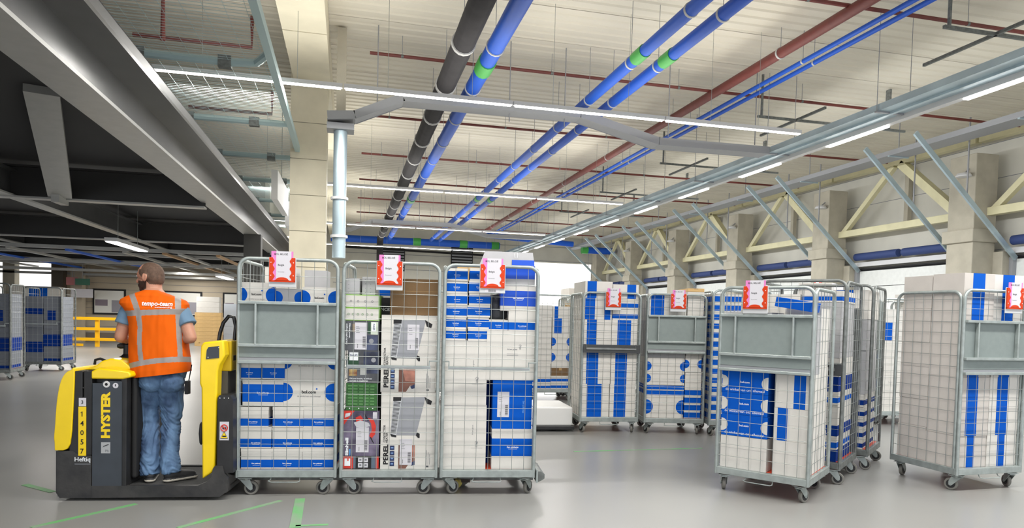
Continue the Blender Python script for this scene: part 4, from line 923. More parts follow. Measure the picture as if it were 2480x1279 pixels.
b.box((a0, V0-0.001, c0), (a1, V0+0.006, c1), paper).text('3', ((a0+a1)/2, V0-0.0025, (c0+c1)/2), (1, 0, 0), (0, 0, 1), black_ink, h=0.026)
part(b, 'number_plate')
b = MB(); (a0, c1), (a1, c0) = q(181, 1108), q(219, 1125)
b.text('Heftiq', ((a0+a1)/2, V0-0.002, (c0*0.35+c1*0.65)), (1, 0, 0), (0, 0, 1), white_ink, w=(a1-a0), bold=0.02).box((a0, V0-0.002, c0), (a1, V0-0.0005, c0+0.005), grey_ink)
part(b, 'lettering')
batt = mat('battery_slate', (58, 64, 72), 0.5, var=0.12, scale=6)
(u0, z1), (u1, z0) = q(224, 925), q(294, 1178)
b = MB().prism([(u0, 0.108), (u0, z1-0.01), (u0+0.06, z1-0.01), (u0+0.075, z1+0.006), (u1-0.005, z1+0.006), (u1, z1), (u1, 0.108)], V0, V0+0.06, batt)
x, z = q(258, 931); b.lathe([(0.010, 0), (0.022, 0), (0.024, 0.006), (0.010, 0.007)], (x, V0-0.004, z), lampw, n=20, axis='y').lathe([(0, 0.001), (0.011, 0.001)], (x, V0-0.003, z), dark_gap, n=16, axis='y')
x, z = q(280, 934); b.lathe([(0, -0.002), (0.019, -0.002), (0.019, 0.001)], (x, V0, z), paper, n=20, axis='y').box((x-0.003, V0-0.003, z-0.006), (x+0.003, V0-0.002, z+0.01), black_ink)
(a0, c1), (a1, c0) = q(244, 948), q(268, 1061); b.text('HYSTER', ((a0+a1)/2, V0-0.002, (c0+c1)/2), (0, 0, 1), (-1, 0, 0), tyellow, w=c1-c0, h=(a1-a0)*0.93, bold=0.055)
(a0, c1), (a1, c0) = q(245, 1071), q(267, 1098); b.box((a0, V0-0.0015, c0), (a1, V0, c1), mat('sticker_grey', (170, 172, 174), 0.5)).beam((a0+0.015, V0-0.002, c1-0.03), (a1-0.01, V0-0.002, c1-0.015), 0.004, 0.006, black_ink, up=(0, 1, 0)).text('Pb', ((a0+a1)/2+0.01, V0-0.0025, c0+0.018), (1, 0, 0), (0, 0, 1), grey_ink, h=0.018)
part(b, 'battery_cover', bevel=0.003)
part(MB().box((-0.948, V0+0.06, 0.10), (-0.72, V1-0.02, 0.885), blk_metal).box((-0.755, V0+0.006, 0.10), (-0.716, V0+0.08, 0.89), blk_metal), 'battery_box', bevel=0.006)
part(MB().box((-0.72, V0+0.08, 0.14), (-0.68, V1-0.08, 0.88), mat('black_pad', (26, 26, 27), 0.7)), 'knee_pad', bevel=0.02, seg=3)
b = MB().prism([(-0.952, 0.872), (-0.952, 0.925), (-0.90, 0.95), (-0.70, 0.925), (-0.685, 0.905), (-0.69, 0.885), (-0.74, 0.872)], V0-0.002, V1, tyellow)
b.prism([(-1.06, 0.925), (-0.98, 0.955), (-0.94, 0.99), (-0.88, 1.01), (-0.80, 1.00), (-0.72, 0.93), (-0.90, 0.92)], V0+0.12, V1-0.12, tyellow)
part(b, 'top_cover', bevel=0.016, seg=4, smooth=True, angle=35)
b = MB(); hx, hz = q(236, 880, 0.25); b.tube([(hx-0.02, 0.25, hz-0.01), (hx-0.015, 0.25, hz+0.025), (hx+0.02, 0.25, hz+0.035), (hx+0.06, 0.25, hz+0.02)], 0.010, black_ink, n=8)
part(b, 'grab_handle', smooth=True)
# steering head
sx, sz = q(306, 870, 0.22)
b = MB().lathe([(0.0, 0.0), (0.062, 0.0), (0.066, 0.02), (0.06, 0.075), (0.045, 0.085), (0.03, 0.10), (0.028, 0.17), (0, 0.18)], (sx+0.01, 0.22, sz-0.06), blk_metal, n=20)
part(b, 'steering_column', smooth=True)
H0 = Vector((q(287, 838, 0.22)[0], 0.20, q(287, 838, 0.22)[1])); H1 = Vector((-0.60, 0.42, 1.10))
b = MB().tube([H0, H0+(H1-H0)*0.05, H0+(H1-H0)*0.32, H0+(H1-H0)*0.36], [0.012, 0.021, 0.021, 0.014], blk_metal, n=12)
b.tube([H1, H1+(H0-H1)*0.05, H1+(H0-H1)*0.32, H1+(H0-H1)*0.36], [0.012, 0.021, 0.021, 0.014], blk_metal, n=12)
mid = (H0+H1)/2; b.tube([H0+(H1-H0)*0.3, H0+(H1-H0)*0.7], 0.026, tyellow_dark, n=10); b.tube([Vector((sx+0.01, 0.22, sz+0.08)), H0+(H1-H0)*0.25], 0.022, blk_metal, n=10)
part(b, 'handlebar', smooth=True)
# rear mast
def P(*pts, v=-0.09): return [q(x, y, v) for x, y in pts]
b = MB().prism(P((489, 1161), (487, 940), (483, 930), (483, 892), (486, 838), (492, 829), (541, 824), (545, 860), (531, 884), (527, 900), (524, 1000), (520, 1135), (512, 1146)), V0+0.02, V0+0.13, tyellow)
part(b, 'mast_cover', bevel=0.014, seg=4, smooth=True, angle=35)
b = MB().prism(P((501, 848), (505, 841), (531, 838), (531, 867), (499, 870)), V0+0.016, V0+0.03, batt)
for x, y in ((502, 866), (528, 842)): a = q(x, y); b.lathe([(0, -0.002), (0.004, -0.002), (0.004, 0)], (a[0], V0+0.016, a[1]), lampw, n=10, axis='y')
part(b, 'mast_panel', bevel=0.004)
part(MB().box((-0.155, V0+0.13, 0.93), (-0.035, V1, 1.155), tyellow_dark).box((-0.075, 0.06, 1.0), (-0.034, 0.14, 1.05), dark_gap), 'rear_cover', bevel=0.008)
part(MB().box((-0.20, V0+0.13, 0.2), (-0.06, V1, 0.93), mat('mast_grey', (74, 72, 68), 0.6)), 'mast_frame')
(u0, z1), (u1, z0) = q(526, 958), q(561, 1135)
b = MB().prism([(u0, 0.2), (u0, z1-0.02), (u0+0.01, z1), (u1-0.02, z1), (u1, z1-0.03), (u1+0.008, 0.2)], V0+0.012, V1-0.02, blk_metal)
for i in range(3): b.lathe([(0, -0.002), (0.004, -0.002), (0.004, 0)], (u0+0.015+0.03*i, V0+0.012, z1-0.02), lampw, n=8, axis='y')
part(b, 'rear_panel', bevel=0.006)
(a0, c1), (a1, c0) = q(531, 1022), q(553, 1067); b = MB().box((a0, V0+0.009, c0), (a1, V0+0.0125, c1), paper); mx = (a0+a1)/2; w = (a1-a0)
yv = V0+0.007
ring = [(mx+w*0.36*cos(i*pi/12), yv, c1-0.045+w*0.36*sin(i*pi/12)) for i in range(24)]
b.tube(ring, 0.0035, red_e, n=5, closed=True).beam((mx-w*0.26, yv, c1-0.045+w*0.26), (mx+w*0.26, yv, c1-0.045-w*0.26), 0.002, 0.007, red_e, up=(0, 0, 1)).box((mx-0.012, yv, c1-0.055), (mx+0.014, yv+0.001, c1-0.04), black_ink)
b.poly([(mx-w*0.42, yv, c0+0.012), (mx+w*0.42, yv, c0+0.012), (mx, yv, c0+0.064)], black_ink).poly([(mx-w*0.36, yv-0.001, c0+0.016), (mx+w*0.36, yv-0.001, c0+0.016), (mx, yv-0.001, c0+0.058)], tyellow).box((mx-0.012, yv-0.002, c0+0.024), (mx+0.014, yv-0.0012, c0+0.034), black_ink)
part(b, 'warning_sticker')
b = MB(); pts = [(q(x, y, 0.12)[0], 0.12, q(x, y, 0.12)[1]) for x, y in ((530, 826), (533, 806), (541, 782), (554, 766), (566, 768), (571, 790), (568, 824))]
part(b.tube(pts, 0.014, mat('glossy_black_bar', (20, 20, 22), 0.2), n=12), 'guard_bar', smooth=True)
b = MB(); a = q(484, 1050, 0.1); b.lathe([(0, -0.09), (0.012, -0.07), (0.018, 0), (0.012, 0.07), (0, 0.09)], (a[0]+0.01, 0.1, a[1]), blk_metal, n=12); part(b, 'side_cushion', smooth=True)
b = MB(); hk = [q(133, 1130), q(110, 1144), q(106, 1152), q(125, 1171), q(134, 1168)]
b.tube([(x+0.0, 0.2, z+0.04) for x, z in hk], 0.016, blk_metal, n=8); part(b, 'tow_hook', smooth=True)
part(MB().box((-1.20, V0+0.05, 0.02), (-1.18, V1-0.05, 0.05), rubber), 'front_lip')
# tow base rolling under the three cages
b = MB().box((0.02, 0.22, 0.07), (2.27, 0.46, 0.118), galv_dark)
tug = thing('cage_trailer', 'low steel trailer running under the three roll cages, yellow wheel below the last', 'trailer', TOW.pt(1.1, 0.34), TOW.a)
b.v = [v-Vector((1.1, 0.34, 0)) for v in b.v]; b.build('frame', tug, bevel=0.004)
b = MB().prism([(2.27, 0.10), (2.27, 0.185), (2.30, 0.185), (2.33, 0.165), (2.33, 0.13), (2.30, 0.11)], 0.02, 0.4, galv_dark).prism([(2.262, 0.10), (2.262, 0.20), (2.275, 0.20), (2.275, 0.1)], 0.0, 0.42, galv)
b.v = [v-Vector((1.1, 0.34, 0)) for v in b.v]; b.build('end_bumper', tug, bevel=0.012)
for (u, v, r, m) in ((1.645, 0.24, 0.052, mat('yellow_wheel', (196, 182, 96), 0.5)), (1.70, 0.34, 0.06, rubber)):
    b = MB().lathe([(0, -0.022), (r*0.35, -0.024), (r*0.4, -0.02), (r*0.85, -0.02), (r, -0.014), (r, 0.014), (r*0.85, 0.02), (0, 0.02)], (u-1.1, v-0.34, r), m, n=24, axis='y'); b.build('wheel', tug, smooth=True)
b = MB().box((0.50, -0.12, 0.05), (0.66, 0.04, 0.08), mat('dark_bracket', (56, 46, 40), 0.7)); b.build('bracket', tug)

# ================================================================ THE DRIVER
skin = mat('skin', (188, 136, 112), 0.55, var=0.10, scale=9, bump=0.05, bscale=90)
hair = mat('cropped_hair', (92, 70, 56), 0.75, var=0.25, scale=60, bump=0.2, bscale=300)
beard = mat('dark_beard', (66, 46, 36), 0.8, var=0.2, scale=80, bump=0.3, bscale=300)
vest_m = mat('orange_vest', (222, 94, 2), 0.8, spec=0.2, var=0.06, scale=5)
refl = mat('reflective_tape', (150, 142, 138), 0.45, var=0.08, scale=20)
shirt = mat('blue_tshirt', (104, 134, 160), 0.8, var=0.1, scale=6)
jean = mat('blue_jeans', (104, 136, 172), 0.8, c2=(54, 76, 110), scale=6, bump=0.15, bscale=160, stretch=(1.6, 1.6, 0.8))
shoe_b = mat('black_shoe', (42, 42, 44), 0.6); shoe_w = mat('shoe_sole', (196, 190, 176), 0.6)
man = thing('person', 'bald bearded person in an orange safety vest and blue jeans driving the tow truck', 'person', TOW.pt(-0.64, 0.12, 0.099), TOW.a)
MO = Vector((-0.64, 0.12, 0.099))
def L(px, py, v): u, z = TOW.px(px, py, v); return Vector((u, v, z))
def ell(mb, c, r, rz=0.0, rx=0.0, m=skin, n=20, ry=0.0):
    R_ = Matrix.Rotation(rz, 3, 'Z') @ Matrix.Rotation(ry, 3, 'Y') @ Matrix.Rotation(rx, 3, 'X'); vs = []
    for i in range(n//2+1):
        th = pi*i/(n//2)
        for j in range(n):
            ph = 2*pi*j/n; vs.append(Vector(c)+R_ @ Vector((r[0]*sin(th)*cos(ph), r[1]*sin(th)*sin(ph), r[2]*cos(th))))
    return mb.add(vs, [(i*n+j, (i+1)*n+j, (i+1)*n+(j+1) % n, i*n+(j+1) % n) for i in range(n//2) for j in range(n)], m)
def limb(mb, pts, rs, m=skin, n=14, caps=True, end=True):
    pts = [Vector(p) for p in pts]; P2, R2 = [], []
    for i in range(len(pts)-1):
        for k in range(5):
            t = k/5; P2.append(pts[i].lerp(pts[i+1], t)); R2.append(rs[i]+(rs[i+1]-rs[i])*t)
    P2.append(pts[-1]); R2.append(rs[-1])
    mb.tube(P2, R2, m, n=n)
    if caps: ell(mb, pts[0], (rs[0],)*3, n=12, m=m)
    if caps and end: ell(mb, pts[-1], (rs[-1],)*3, n=12, m=m)
    return mb
def fuse(mb, name, parent, voxel, smooth, mats, classify, disp=None):
    mb.v = [v-MO for v in mb.v]; o = mb.build(name+'_src')
    bm = bmesh.new(); bm.from_mesh(o.data); bmesh.ops.remove_doubles(bm, verts=bm.verts, dist=1e-6); bmesh.ops.recalc_face_normals(bm, faces=bm.faces); bm.to_mesh(o.data); bm.free()
    r = o.modifiers.new('r', 'REMESH'); r.mode = 'VOXEL'; r.voxel_size = voxel
    s = o.modifiers.new('s', 'SMOOTH'); s.factor = 0.5; s.iterations = smooth
    me = bpy.data.meshes.new_from_object(o.evaluated_get(bpy.context.evaluated_depsgraph_get())); bpy.data.objects.remove(o)
    if disp:
        N = [v.normal.copy() for v in me.vertices]
        for v, nn in zip(me.vertices, N): v.co = v.co + nn*disp(v.co+MO)
    me.materials.clear()
    for m in mats: me.materials.append(m)
    for p in me.polygons: p.use_smooth = True; p.material_index = classify(p.center+MO)
    me.name = name; o = bpy.data.objects.new(name, me); COL.objects.link(o); o.parent = parent; return o
# head: faces away and to the left
HC = L(366, 671, 0.17); fa = radians(166)             # direction of the face in the tow frame
F3 = Vector((cos(fa), sin(fa), 0)); S3 = Vector((-sin(fa), cos(fa), 0))     # forward, left of the head
b = MB()
ell(b, HC+Vector((0, 0, 0.022)), (0.098, 0.077, 0.088), rz=fa); ell(b, HC+F3*0.022+Vector((0, 0, -0.035)), (0.072, 0.060, 0.082), rz=fa)
ell(b, HC+F3*-0.035+Vector((0, 0, -0.005)), (0.062, 0.070, 0.075), rz=fa)
ell(b, HC+F3*0.055+Vector((0, 0, -0.092)), (0.034, 0.036, 0.028), rz=fa)                 # chin
limb(b, [HC+F3*0.088+Vector((0, 0, 0.0)), HC+F3*0.108+Vector((0, 0, -0.034))], [0.010, 0.015]); ell(b, HC+F3*0.075+Vector((0, 0, 0.022)), (0.022, 0.055, 0.014), rz=fa)
ell(b, HC+F3*0.088+Vector((0, 0, -0.062)), (0.014, 0.026, 0.007), rz=fa); ell(b, HC+F3*0.084+Vector((0, 0, -0.074)), (0.014, 0.022, 0.008), rz=fa)
for s in (1, -1):
    ell(b, HC+S3*s*0.078+F3*0.0+Vector((0, 0, -0.008)), (0.018, 0.009, 0.031), rz=fa+s*0.35)
    limb(b, [HC+S3*s*0.080+F3*-0.016+Vector((0, 0, 0.012)), HC+S3*s*0.083+F3*-0.02+Vector((0, 0, -0.004)), HC+S3*s*0.080+F3*-0.008+Vector((0, 0, -0.032))], [0.006, 0.007, 0.006], caps=True)
    ell(b, HC+S3*s*0.034+F3*0.078+Vector((0, 0, 0.004)), (0.012, 0.016, 0.010), rz=fa)
NB = L(371, 712, 0.14)
limb(b, [HC+F3*-0.012+Vector((0, 0, -0.05)), NB+Vector((0, 0.02, 0.0)), NB+Vector((0, 0.0, -0.05))], [0.062, 0.060, 0.075])
SL, SR = L(315, 739, 0.13), L(436, 739, 0.13)
limb(b, [SL, NB+Vector((0, 0, -0.06)), SR], [0.050, 0.075, 0.048])
limb(b, [NB+Vector((0, 0, -0.08)), L(385, 800, 0.12), L(388, 858, 0.10)], [0.13, 0.135, 0.13])
EL, ER = L(292, 816, 0.10), L(462, 818, 0.06)
HL = H0+(H1-H0)*0.19; HR = H1+(H0-H1)*0.20
def arm(S, E, H, s):
    up = [S, S.lerp(E, 0.35), S.lerp(E, 0.7), E]; limb(b, up, [0.052, 0.050, 0.046, 0.043])
    d = (H-E); Wp = H-d.normalized()*0.085+Vector((0, 0, 0.028)); limb(b, [E, E.lerp(Wp, 0.35), E.lerp(Wp, 0.75), Wp], [0.043, 0.044, 0.033, 0.026])
    pd = (H+Vector((0, 0, 0.03))-Wp).normalized(); ax = (H1-H0).normalized()
    limb(b, [Wp, Wp+pd*0.05], [0.026, 0.030]); 
    ell(b, Wp+pd*0.055, (0.028, 0.030, 0.018), rz=math.atan2(pd.y, pd.x))
    for i in range(4):                                 # fingers closing over the grip
        k = H+ax*(-0.032+0.0215*i); ln = [0.9, 1.0, 0.96, 0.8][i]
        fw_ = Vector((pd.x, pd.y, 0)).normalized()
        p = [k-fw_*0.014+Vector((0, 0, 0.029)), k+fw_*0.016*ln+Vector((0, 0, 0.029)), k+fw_*0.030*ln+Vector((0, 0, 0.008)), k+fw_*0.020*ln+Vector((0, 0, -0.018))]
        limb(b, p, [0.0105, 0.0098, 0.009, 0.008], n=10)
    th = H+ax*(0.045*s); fw_ = Vector((pd.x, pd.y, 0)).normalized()
    limb(b, [Wp+pd*0.03, th-fw_*0.028+Vector((0, 0, 0.008)), th-fw_*0.018+Vector((0, 0, -0.018))], [0.014, 0.011, 0.009], n=10)
arm(SL, EL, HL, 1); arm(SR, ER, HR, -1)
def cls(p):
    d = p-HC; f, s, z = d.dot(F3), d.dot(S3), d.z
    if p.z > HC.z-0.13 and d.length < 0.19:
        if f > -0.005 and z < -0.030 - 0.25*max(0, (0.05-f)) and z > -0.13 and f > 0.0+(-0.02) and not (abs(s) < 0.028 and f > 0.08 and z > -0.052): return 2
        if f > -0.004 and f < 0.022 and abs(s) > 0.055 and z < 0.01 and z > -0.05: return 0 if abs(s) > 0.073 else 2
        if z > 0.055-0.0*f and f > 0.035: return 0
        if z > -0.055+0.9*max(0, f+0.03) and f < 0.055 and abs(s) < 0.0795: return 1
    return 0
fuse(b, 'body', man, 0.0055, 5, [skin, hair, beard], cls)
# eyes
for s in (1, -1):
    c = HC+S3*s*0.034+F3*0.086+Vector((0, 0, 0.004)); bb = MB(); ell(bb, c, (0.008, 0.010, 0.006), rz=fa, m=white_ink, n=12); ell(bb, c+F3*0.006, (0.003, 0.004, 0.004), rz=fa, m=black_ink, n=10); part_v = [v-MO for v in bb.v]; bb.v = part_v; bb.build('eye', man, smooth=True)
# t-shirt sleeves and collar (worn under the vest)
b = MB(); ell(b, SL, (0.058,)*3); ell(b, SR+Vector((0, 0, -0.012)), (0.056,)*3)
limb(b, [SL+Vector((0.02, 0, 0)), SL.lerp(EL, 0.3), SL.lerp(EL, 0.60)+Vector((-0.004, 0, 0))], [0.064, 0.060, 0.063], end=False); limb(b, [SR-Vector((0.02, 0, 0)), SR.lerp(ER, 0.3), SR.lerp(ER, 0.62)+Vector((0.008, 0, 0))], [0.056, 0.058, 0.066], end=False)
limb(b, [SL+Vector((0.02, 0, -0.01)), NB+Vector((0, 0, -0.075)), SR+Vector((-0.02, 0, -0.014))], [0.058, 0.082, 0.055]); limb(b, [NB+Vector((0, 0, -0.1)), L(385, 800, 0.12), L(388, 862, 0.10)], [0.138, 0.142, 0.138])
fuse(b, 't_shirt', man, 0.006, 6, [shirt], lambda p: 0, lambda p: 0.004*noise.noise(p*22))
# jeans
b = MB()
def leg(pts, rs): limb(b, [L(x, y, v) for x, y, v in pts], rs, end=False)
leg([(365, 915, .11), (361, 950, .12), (360, 985, .14), (361, 1025, .15), (363, 1060, .11), (364, 1100, .08), (364, 1125, .07), (364, 1149, .06)], [.085, .083, .074, .066, .064, .064, .068, .064])
leg([(415, 915, .11), (415, 950, .12), (416, 985, .13), (415, 1025, .13), (412, 1060, .10), (411, 1100, .07), (413, 1125, .06), (414, 1147, .05)], [.092, .092, .078, .067, .063, .064, .067, .063])
limb(b, [L(362, 900, .11), L(420, 898, .11)], [.098, .098]); limb(b, [L(368, 875, .11), L(420, 873, .11)], [.09, .09]); ell(b, L(365, 925, .055), (.085, .08, .08)); ell(b, L(415, 925, .055), (.085, .08, .08))
def wr(p):
    k = 1.0 + 1.2*max(0, 1-abs(p.z-0.50)/0.12) + 1.6*max(0, 1-abs(p.z-0.16)/0.12)
    q1 = noise.noise(Vector((p.x*10, p.y*8, p.z*34+4*sin(p.x*22+p.z*9)))); q2 = noise.noise(Vector((p.x*16+3, p.y*10, p.z*15+7)))
    return 0.011*k*(0.32-abs(q1))*0.9 + 0.009*(0.25-abs(q2)) + 0.006*noise.noise(p*9)
fuse(b, 'jeans', man, 0.007, 4, [jean], lambda p: 0, wr)
# shoes
for (h, t_, nm) in ((L(362, 1168, 0.03), Vector((-0.25, 1, 0)).normalized(), 'l'), (L(409, 1168, 0.03), Vector((0.72, 0.7, 0)).normalized(), 'r')):
    b = MB(); zb = 0.099
    h = Vector((h.x, 0.045, zb)); side = Vector((t_.y, -t_.x, 0))
    h = h - t_*0.01
    limb(b, [h+Vector((0, 0, 0.050)), h+t_*0.05+Vector((0, 0, 0.055)), h+t_*0.11+Vector((0, 0, 0.042)), h+t_*0.175+Vector((0, 0, 0.034))], [0.034, 0.038, 0.036, 0.030])
    ell(b, h+t_*0.03+Vector((0, 0, 0.075)), (0.034, 0.034, 0.04))
    for i in range(7): ell(b, h+t_*(0.0+0.030*i)+Vector((0, 0, 0.018)), (0.040, 0.040, 0.018))
    fuse(b, 'shoe', man, 0.005, 3, [shoe_b, shoe_w], lambda p: 1 if p.z < 0.099+0.024 else 0, lambda p: 0)
# safety vest: rings following the figure, tape laid on by height and side
VP = [(704, 352, 386, .05), (708, 342, 394, .07), (712, 331, 404, .085), (717, 318, 420, .095), (722, 306, 436, .10), (728, 296, 449, .11), (736, 294, 455, .122), (748, 305, 454, .138), (760, 313, 449, .14), (785, 319, 448, .145), (820, 319, 450, .15), (850, 318, 453, .155), (880, 321, 457, .16), (895, 324, 458, .165), (908, 326, 458, .165)]
rings = []
for (y, xa, xb, d) in VP:
    c0, c1 = L(xa, y, .12), L(xb, y, .12); rings.append(((c0+c1)/2, (c1-c0).length/2, d))
vs = []; n = 330; K = []
for i in range(len(rings)-1):
    m_ = max(1, int((rings[i][0]-rings[i+1][0]).length/0.0024))
    for k in range(m_):
        t = k/m_; K.append((rings[i][0].lerp(rings[i+1][0], t), rings[i][1]*(1-t)+rings[i+1][1]*t, rings[i][2]*(1-t)+rings[i+1][2]*t))
K.append(rings[-1])
mb = MB(); mb.mi(vest_m); mb.mi(refl); vv = []
for (c, a, d) in K:
    for j in range(n):
        ph = 2*pi*j/n; cx, sy_ = cos(ph), sin(ph); ex = 2/2.6
        p = c + Vector((a*math.copysign(abs(cx)**ex, cx), d*math.copysign(abs(sy_)**ex, sy_), 0))
        low = min(1, max(0, (1.35-p.z)/0.5))
        p += Vector((cx*0.3, sy_, 0))*(0.010*low*noise.noise(Vector((p.x*10+p.z*5, p.y*4, p.z*3))) + 0.004*noise.noise(Vector((p.x*30, p.y*10, p.z*9))))
        p.z += 0.14*(p.x+0.60)*low ; vv.append(p)
def uvz(x, y): return L(x, y, -0.02)
def onphoto(p):                                        # where a point of the vest falls in the photograph
    P3 = TOW.pt(p.x, p.y, p.z)-CAM; z = P3.dot(FW); return PPX+FPX*P3.dot(RT)/z, PPY-FPX*P3.dot(UP)/z
def strip(x, y, rows):                                 # tape between two edge lines given top to bottom
    for (y0, a0, a1), (y1, b0, b1) in zip(rows[:-1], rows[1:]):
        if y0 <= y <= y1:
            t = (y-y0)/(y1-y0); return a0+(b0-a0)*t <= x <= a1+(b1-a1)*t
    return False
SLft = [(704, 311, 325), (717, 314, 328), (740, 322, 337), (760, 329, 343), (790, 334, 345), (831, 333, 344), (860, 335, 346), (880, 338, 349)]
SRgt = [(704, 422, 437), (714, 423, 438), (761, 424, 438), (831, 428, 440), (872, 430, 442)]
def vcls(p):
    x, y = onphoto(p)
    if strip(x, y, SLft) or strip(x, y, SRgt): return 1
    if 749.5-0.035*(x-384) < y < 763-0.035*(x-384): return 1
    yl = 874-0.10*(x-384) + (0.0012*(x-384)**2 if x < 384 else 0.0009*(x-384)**2)
    if yl-7 < y < yl+6: return 1
    return 0
fs, ms = [], []
for i in range(len(K)-1):
    for j in range(n):
        f = (i*n+j, i*n+(j+1) % n, (i+1)*n+(j+1) % n, (i+1)*n+j); fs.append(f); c = (vv[f[0]]+vv[f[1]]+vv[f[2]]+vv[f[3]])/4; ms.append(vcls(c))
mb.v = [v-MO for v in vv]; mb.f = fs; mb.m = ms
vest = mb.build('safety_vest', man); vest.data.polygons.foreach_set('use_smooth', [True]*len(fs))
so = vest.modifiers.new('thickness', 'SOLIDIFY'); so.thickness = 0.004; so.offset = -1
# lettering on the back: on a surface following the vest
back = [p for p in vv if p.y < 0.12 and 1.30 < p.z < 1.45]
def vtext(t, x0, x1, yc, h, bold):
    A, B_ = L(x0, yc, 0.01), L(x1, yc, 0.01); bb = MB().text(t, ((A.x+B_.x)/2, 0, A.z), (1, 0, 0), (0, 0, 1), white_ink, w=B_.x-A.x, h=h, bold=bold)
    for v in bb.v: v.y = min(p.y for p in back if abs(p.x-v.x) < 0.022 and abs(p.z-v.z) < 0.012)-0.004
    bb.v = [v-MO for v in bb.v]; return bb
a = vtext('tempo-team', 346, 419, 737, 0.040, 0.03); a.build('lettering', vest); a = vtext('outsourcing', 379, 419, 744.5, 0.015, 0.01); a.build('lettering', vest)
# walkie-talkie on the belt
rp = L(454, 940, 0.10); r = thing('walkie_talkie', 'black walkie-talkie with an antenna clipped on the right hip of the driver', 'radio', TOW.pt(rp.x, 0.10, rp.z-0.045), TOW.a)
MB().box((-0.012, -0.028, 0), (0.014, 0.028, 0.10), black_ink).build('radio_body', r, bevel=0.004); MB().tube([(0.006, 0.01, 0.1), (0.026, 0.01, 0.22)], 0.004, black_ink, n=8).build('antenna', r)

# ================================================================ CAGES STANDING IN THE HALL
NUM = ['lowest', 'second', 'third', 'fourth', 'fifth', 'sixth', 'seventh', 'eighth', 'ninth', 'tenth', 'eleventh', 'twelfth', 'thirteenth', 'fourteenth', 'fifteenth', 'sixteenth']
DESC = {'band': 'white box with a blue band', 'vband': 'white box with upright blue stripes', 'white': 'plain white box', 'circles': 'white box with blue half discs', 'bluedots': 'blue box with white dots at its edges', 'bluefull': 'plain blue box', 'fsc': 'plain white box with small grey marks', 'tape': 'brown taped cardboard box', 'grey': 'plain grey box'}
def stack(frame, x, y, w, d, items, where, group, z0=T0, side='', txt=False):
    z = z0
    for i, it in enumerate(items):
        h, st = it[0], it[1]; kw = dict(it[2]) if len(it) > 2 else {}
        card = kw.pop('card', None); dx = kw.pop('dx', 0); ww = kw.pop('w', w)
        s2 = st
        if st == 'tape': card = tan_card if card is None else card
        if st == 'grey': s2, card = 'white', grey_card
        n_ = NUM[i] if i else 'lowest'
        carton('%s, %s in the %sstack, %s' % (DESC[st] if 'shaded' not in where else DESC[st].replace('white', 'grey'), n_, side, where), frame, x+dx+random.uniform(-.004, .004), y+random.uniform(0, .01), z, ww, d, h, style=s2, card=card, group=group, rot=random.uniform(-.01, .01), text_ok=txt, lid=(st == 'band' and h > 0.1), **kw)
        z += h+0.0015
    return z
VB = {'band': ((0.28, 0.62),)}; VB2 = {'band': ((0.1, 0.4),)}; VB3 = {'band': ((0.55, 0.9),)}
gH = 'loaded roll cages standing in the hall'
FA = Frame(2.957, 5.047, -50.5)
wA = 'angled cage'
cage('roll cage standing at an angle, grey folded shelf above three blue cartons', FA, 0, 0, 'folded', 0.30, group=gH, CHX=1.68, wheels=(2.0, 1.2, 0.4, 2.9))
GA = 'boxes in the angled roll cage'
stack(FA, 0.035, 0.04, 0.37, 0.34, [(0.262, 'white'), (0.175, 'bluedots'), (0.175, 'bluedots'), (0.175, 'bluedots'), (0.48, 'white', {'card': grey_card})], wA, GA, side='front left ', txt=True)
stack(FA, 0.455, 0.04, 0.25, 0.32, [(0.27, 'white'), (0.255, 'vband', VB2), (0.26, 'vband', VB3), (0.47, 'grey')], wA, GA, side='front right ', txt=True)
stack(FA, 0.42, 0.37, 0.285, 0.29, [(0.30, 'fsc'), (0.25, 'white'), (0.28, 'fsc'), (0.22, 'white'), (0.26, 'fsc')], wA, GA, side='rear right ', txt=True)
stack(FA, 0.04, 0.39, 0.34, 0.28, [(0.42, 'white'), (0.40, 'white'), (0.45, 'white')], wA, GA, side='rear left ')
carton('blue box lying tilted on top behind the grey shelf of the angled roll cage', FA, 0.42, 0.06, 1.50, 0.27, 0.28, 0.075, style='bluefull', txt='', tilt=0.16, group=GA, lid=False)

FB = Frame(5.0, 4.66, 3.0)
wB = 'rightmost cage'
cage('roll cage at the right edge, plain shade-toned boxes left, blue striped ones in front', FB, 0, 0, 'folded', None, group=gH, CHX=1.72, wheels=(2.0, 1.2, 0.4, 2.9))
sg = [c for c in bpy.data.objects if False]
GB = 'boxes in the rightmost roll cage'
shade_card = mat('shade_toned_card', (196, 190, 184), 0.75, var=0.04)  # white card with the shade of the left side put into its colour
for xx, sd, bands in ((0.035, 'front left ', (VB, VB, VB, VB)), (0.375, 'front right ', (VB, VB, VB, VB))):
    stack(FB, xx, 0.04, 0.335, 0.30, [(0.27, 'vband', {'band': ((0.35, 0.6),), 'card': shade_card if sd[6] == 'l' else None}), (0.50, 'vband', {'band': ((0.25, 0.62),), 'card': shade_card if xx < .1 else None}), (0.46, 'vband', {'band': ((0.25, 0.62),), 'card': shade_card if xx < .1 else None}), (0.42, 'vband', {'band': ((0.28, 0.68),), 'card': shade_card if xx < .1 else None})], wB, GB, side=sd)
stack(FB, 0.035, 0.345, 0.335, 0.30, [(h_, 'white', {'card': shade_card}) for h_ in (.30, .24, .29, .22, .30, .29)], wB, GB, side='rear left ')
stack(FB, 0.375, 0.345, 0.335, 0.30, [(0.55, 'white'), (0.55, 'white'), (0.50, 'white')], wB, GB, side='rear right ')
cgB = [o for o in bpy.data.objects if o.get('label', '').startswith('roll cage at the right edge,')][0]
sign(cgB, 0.50, z0=1.56)

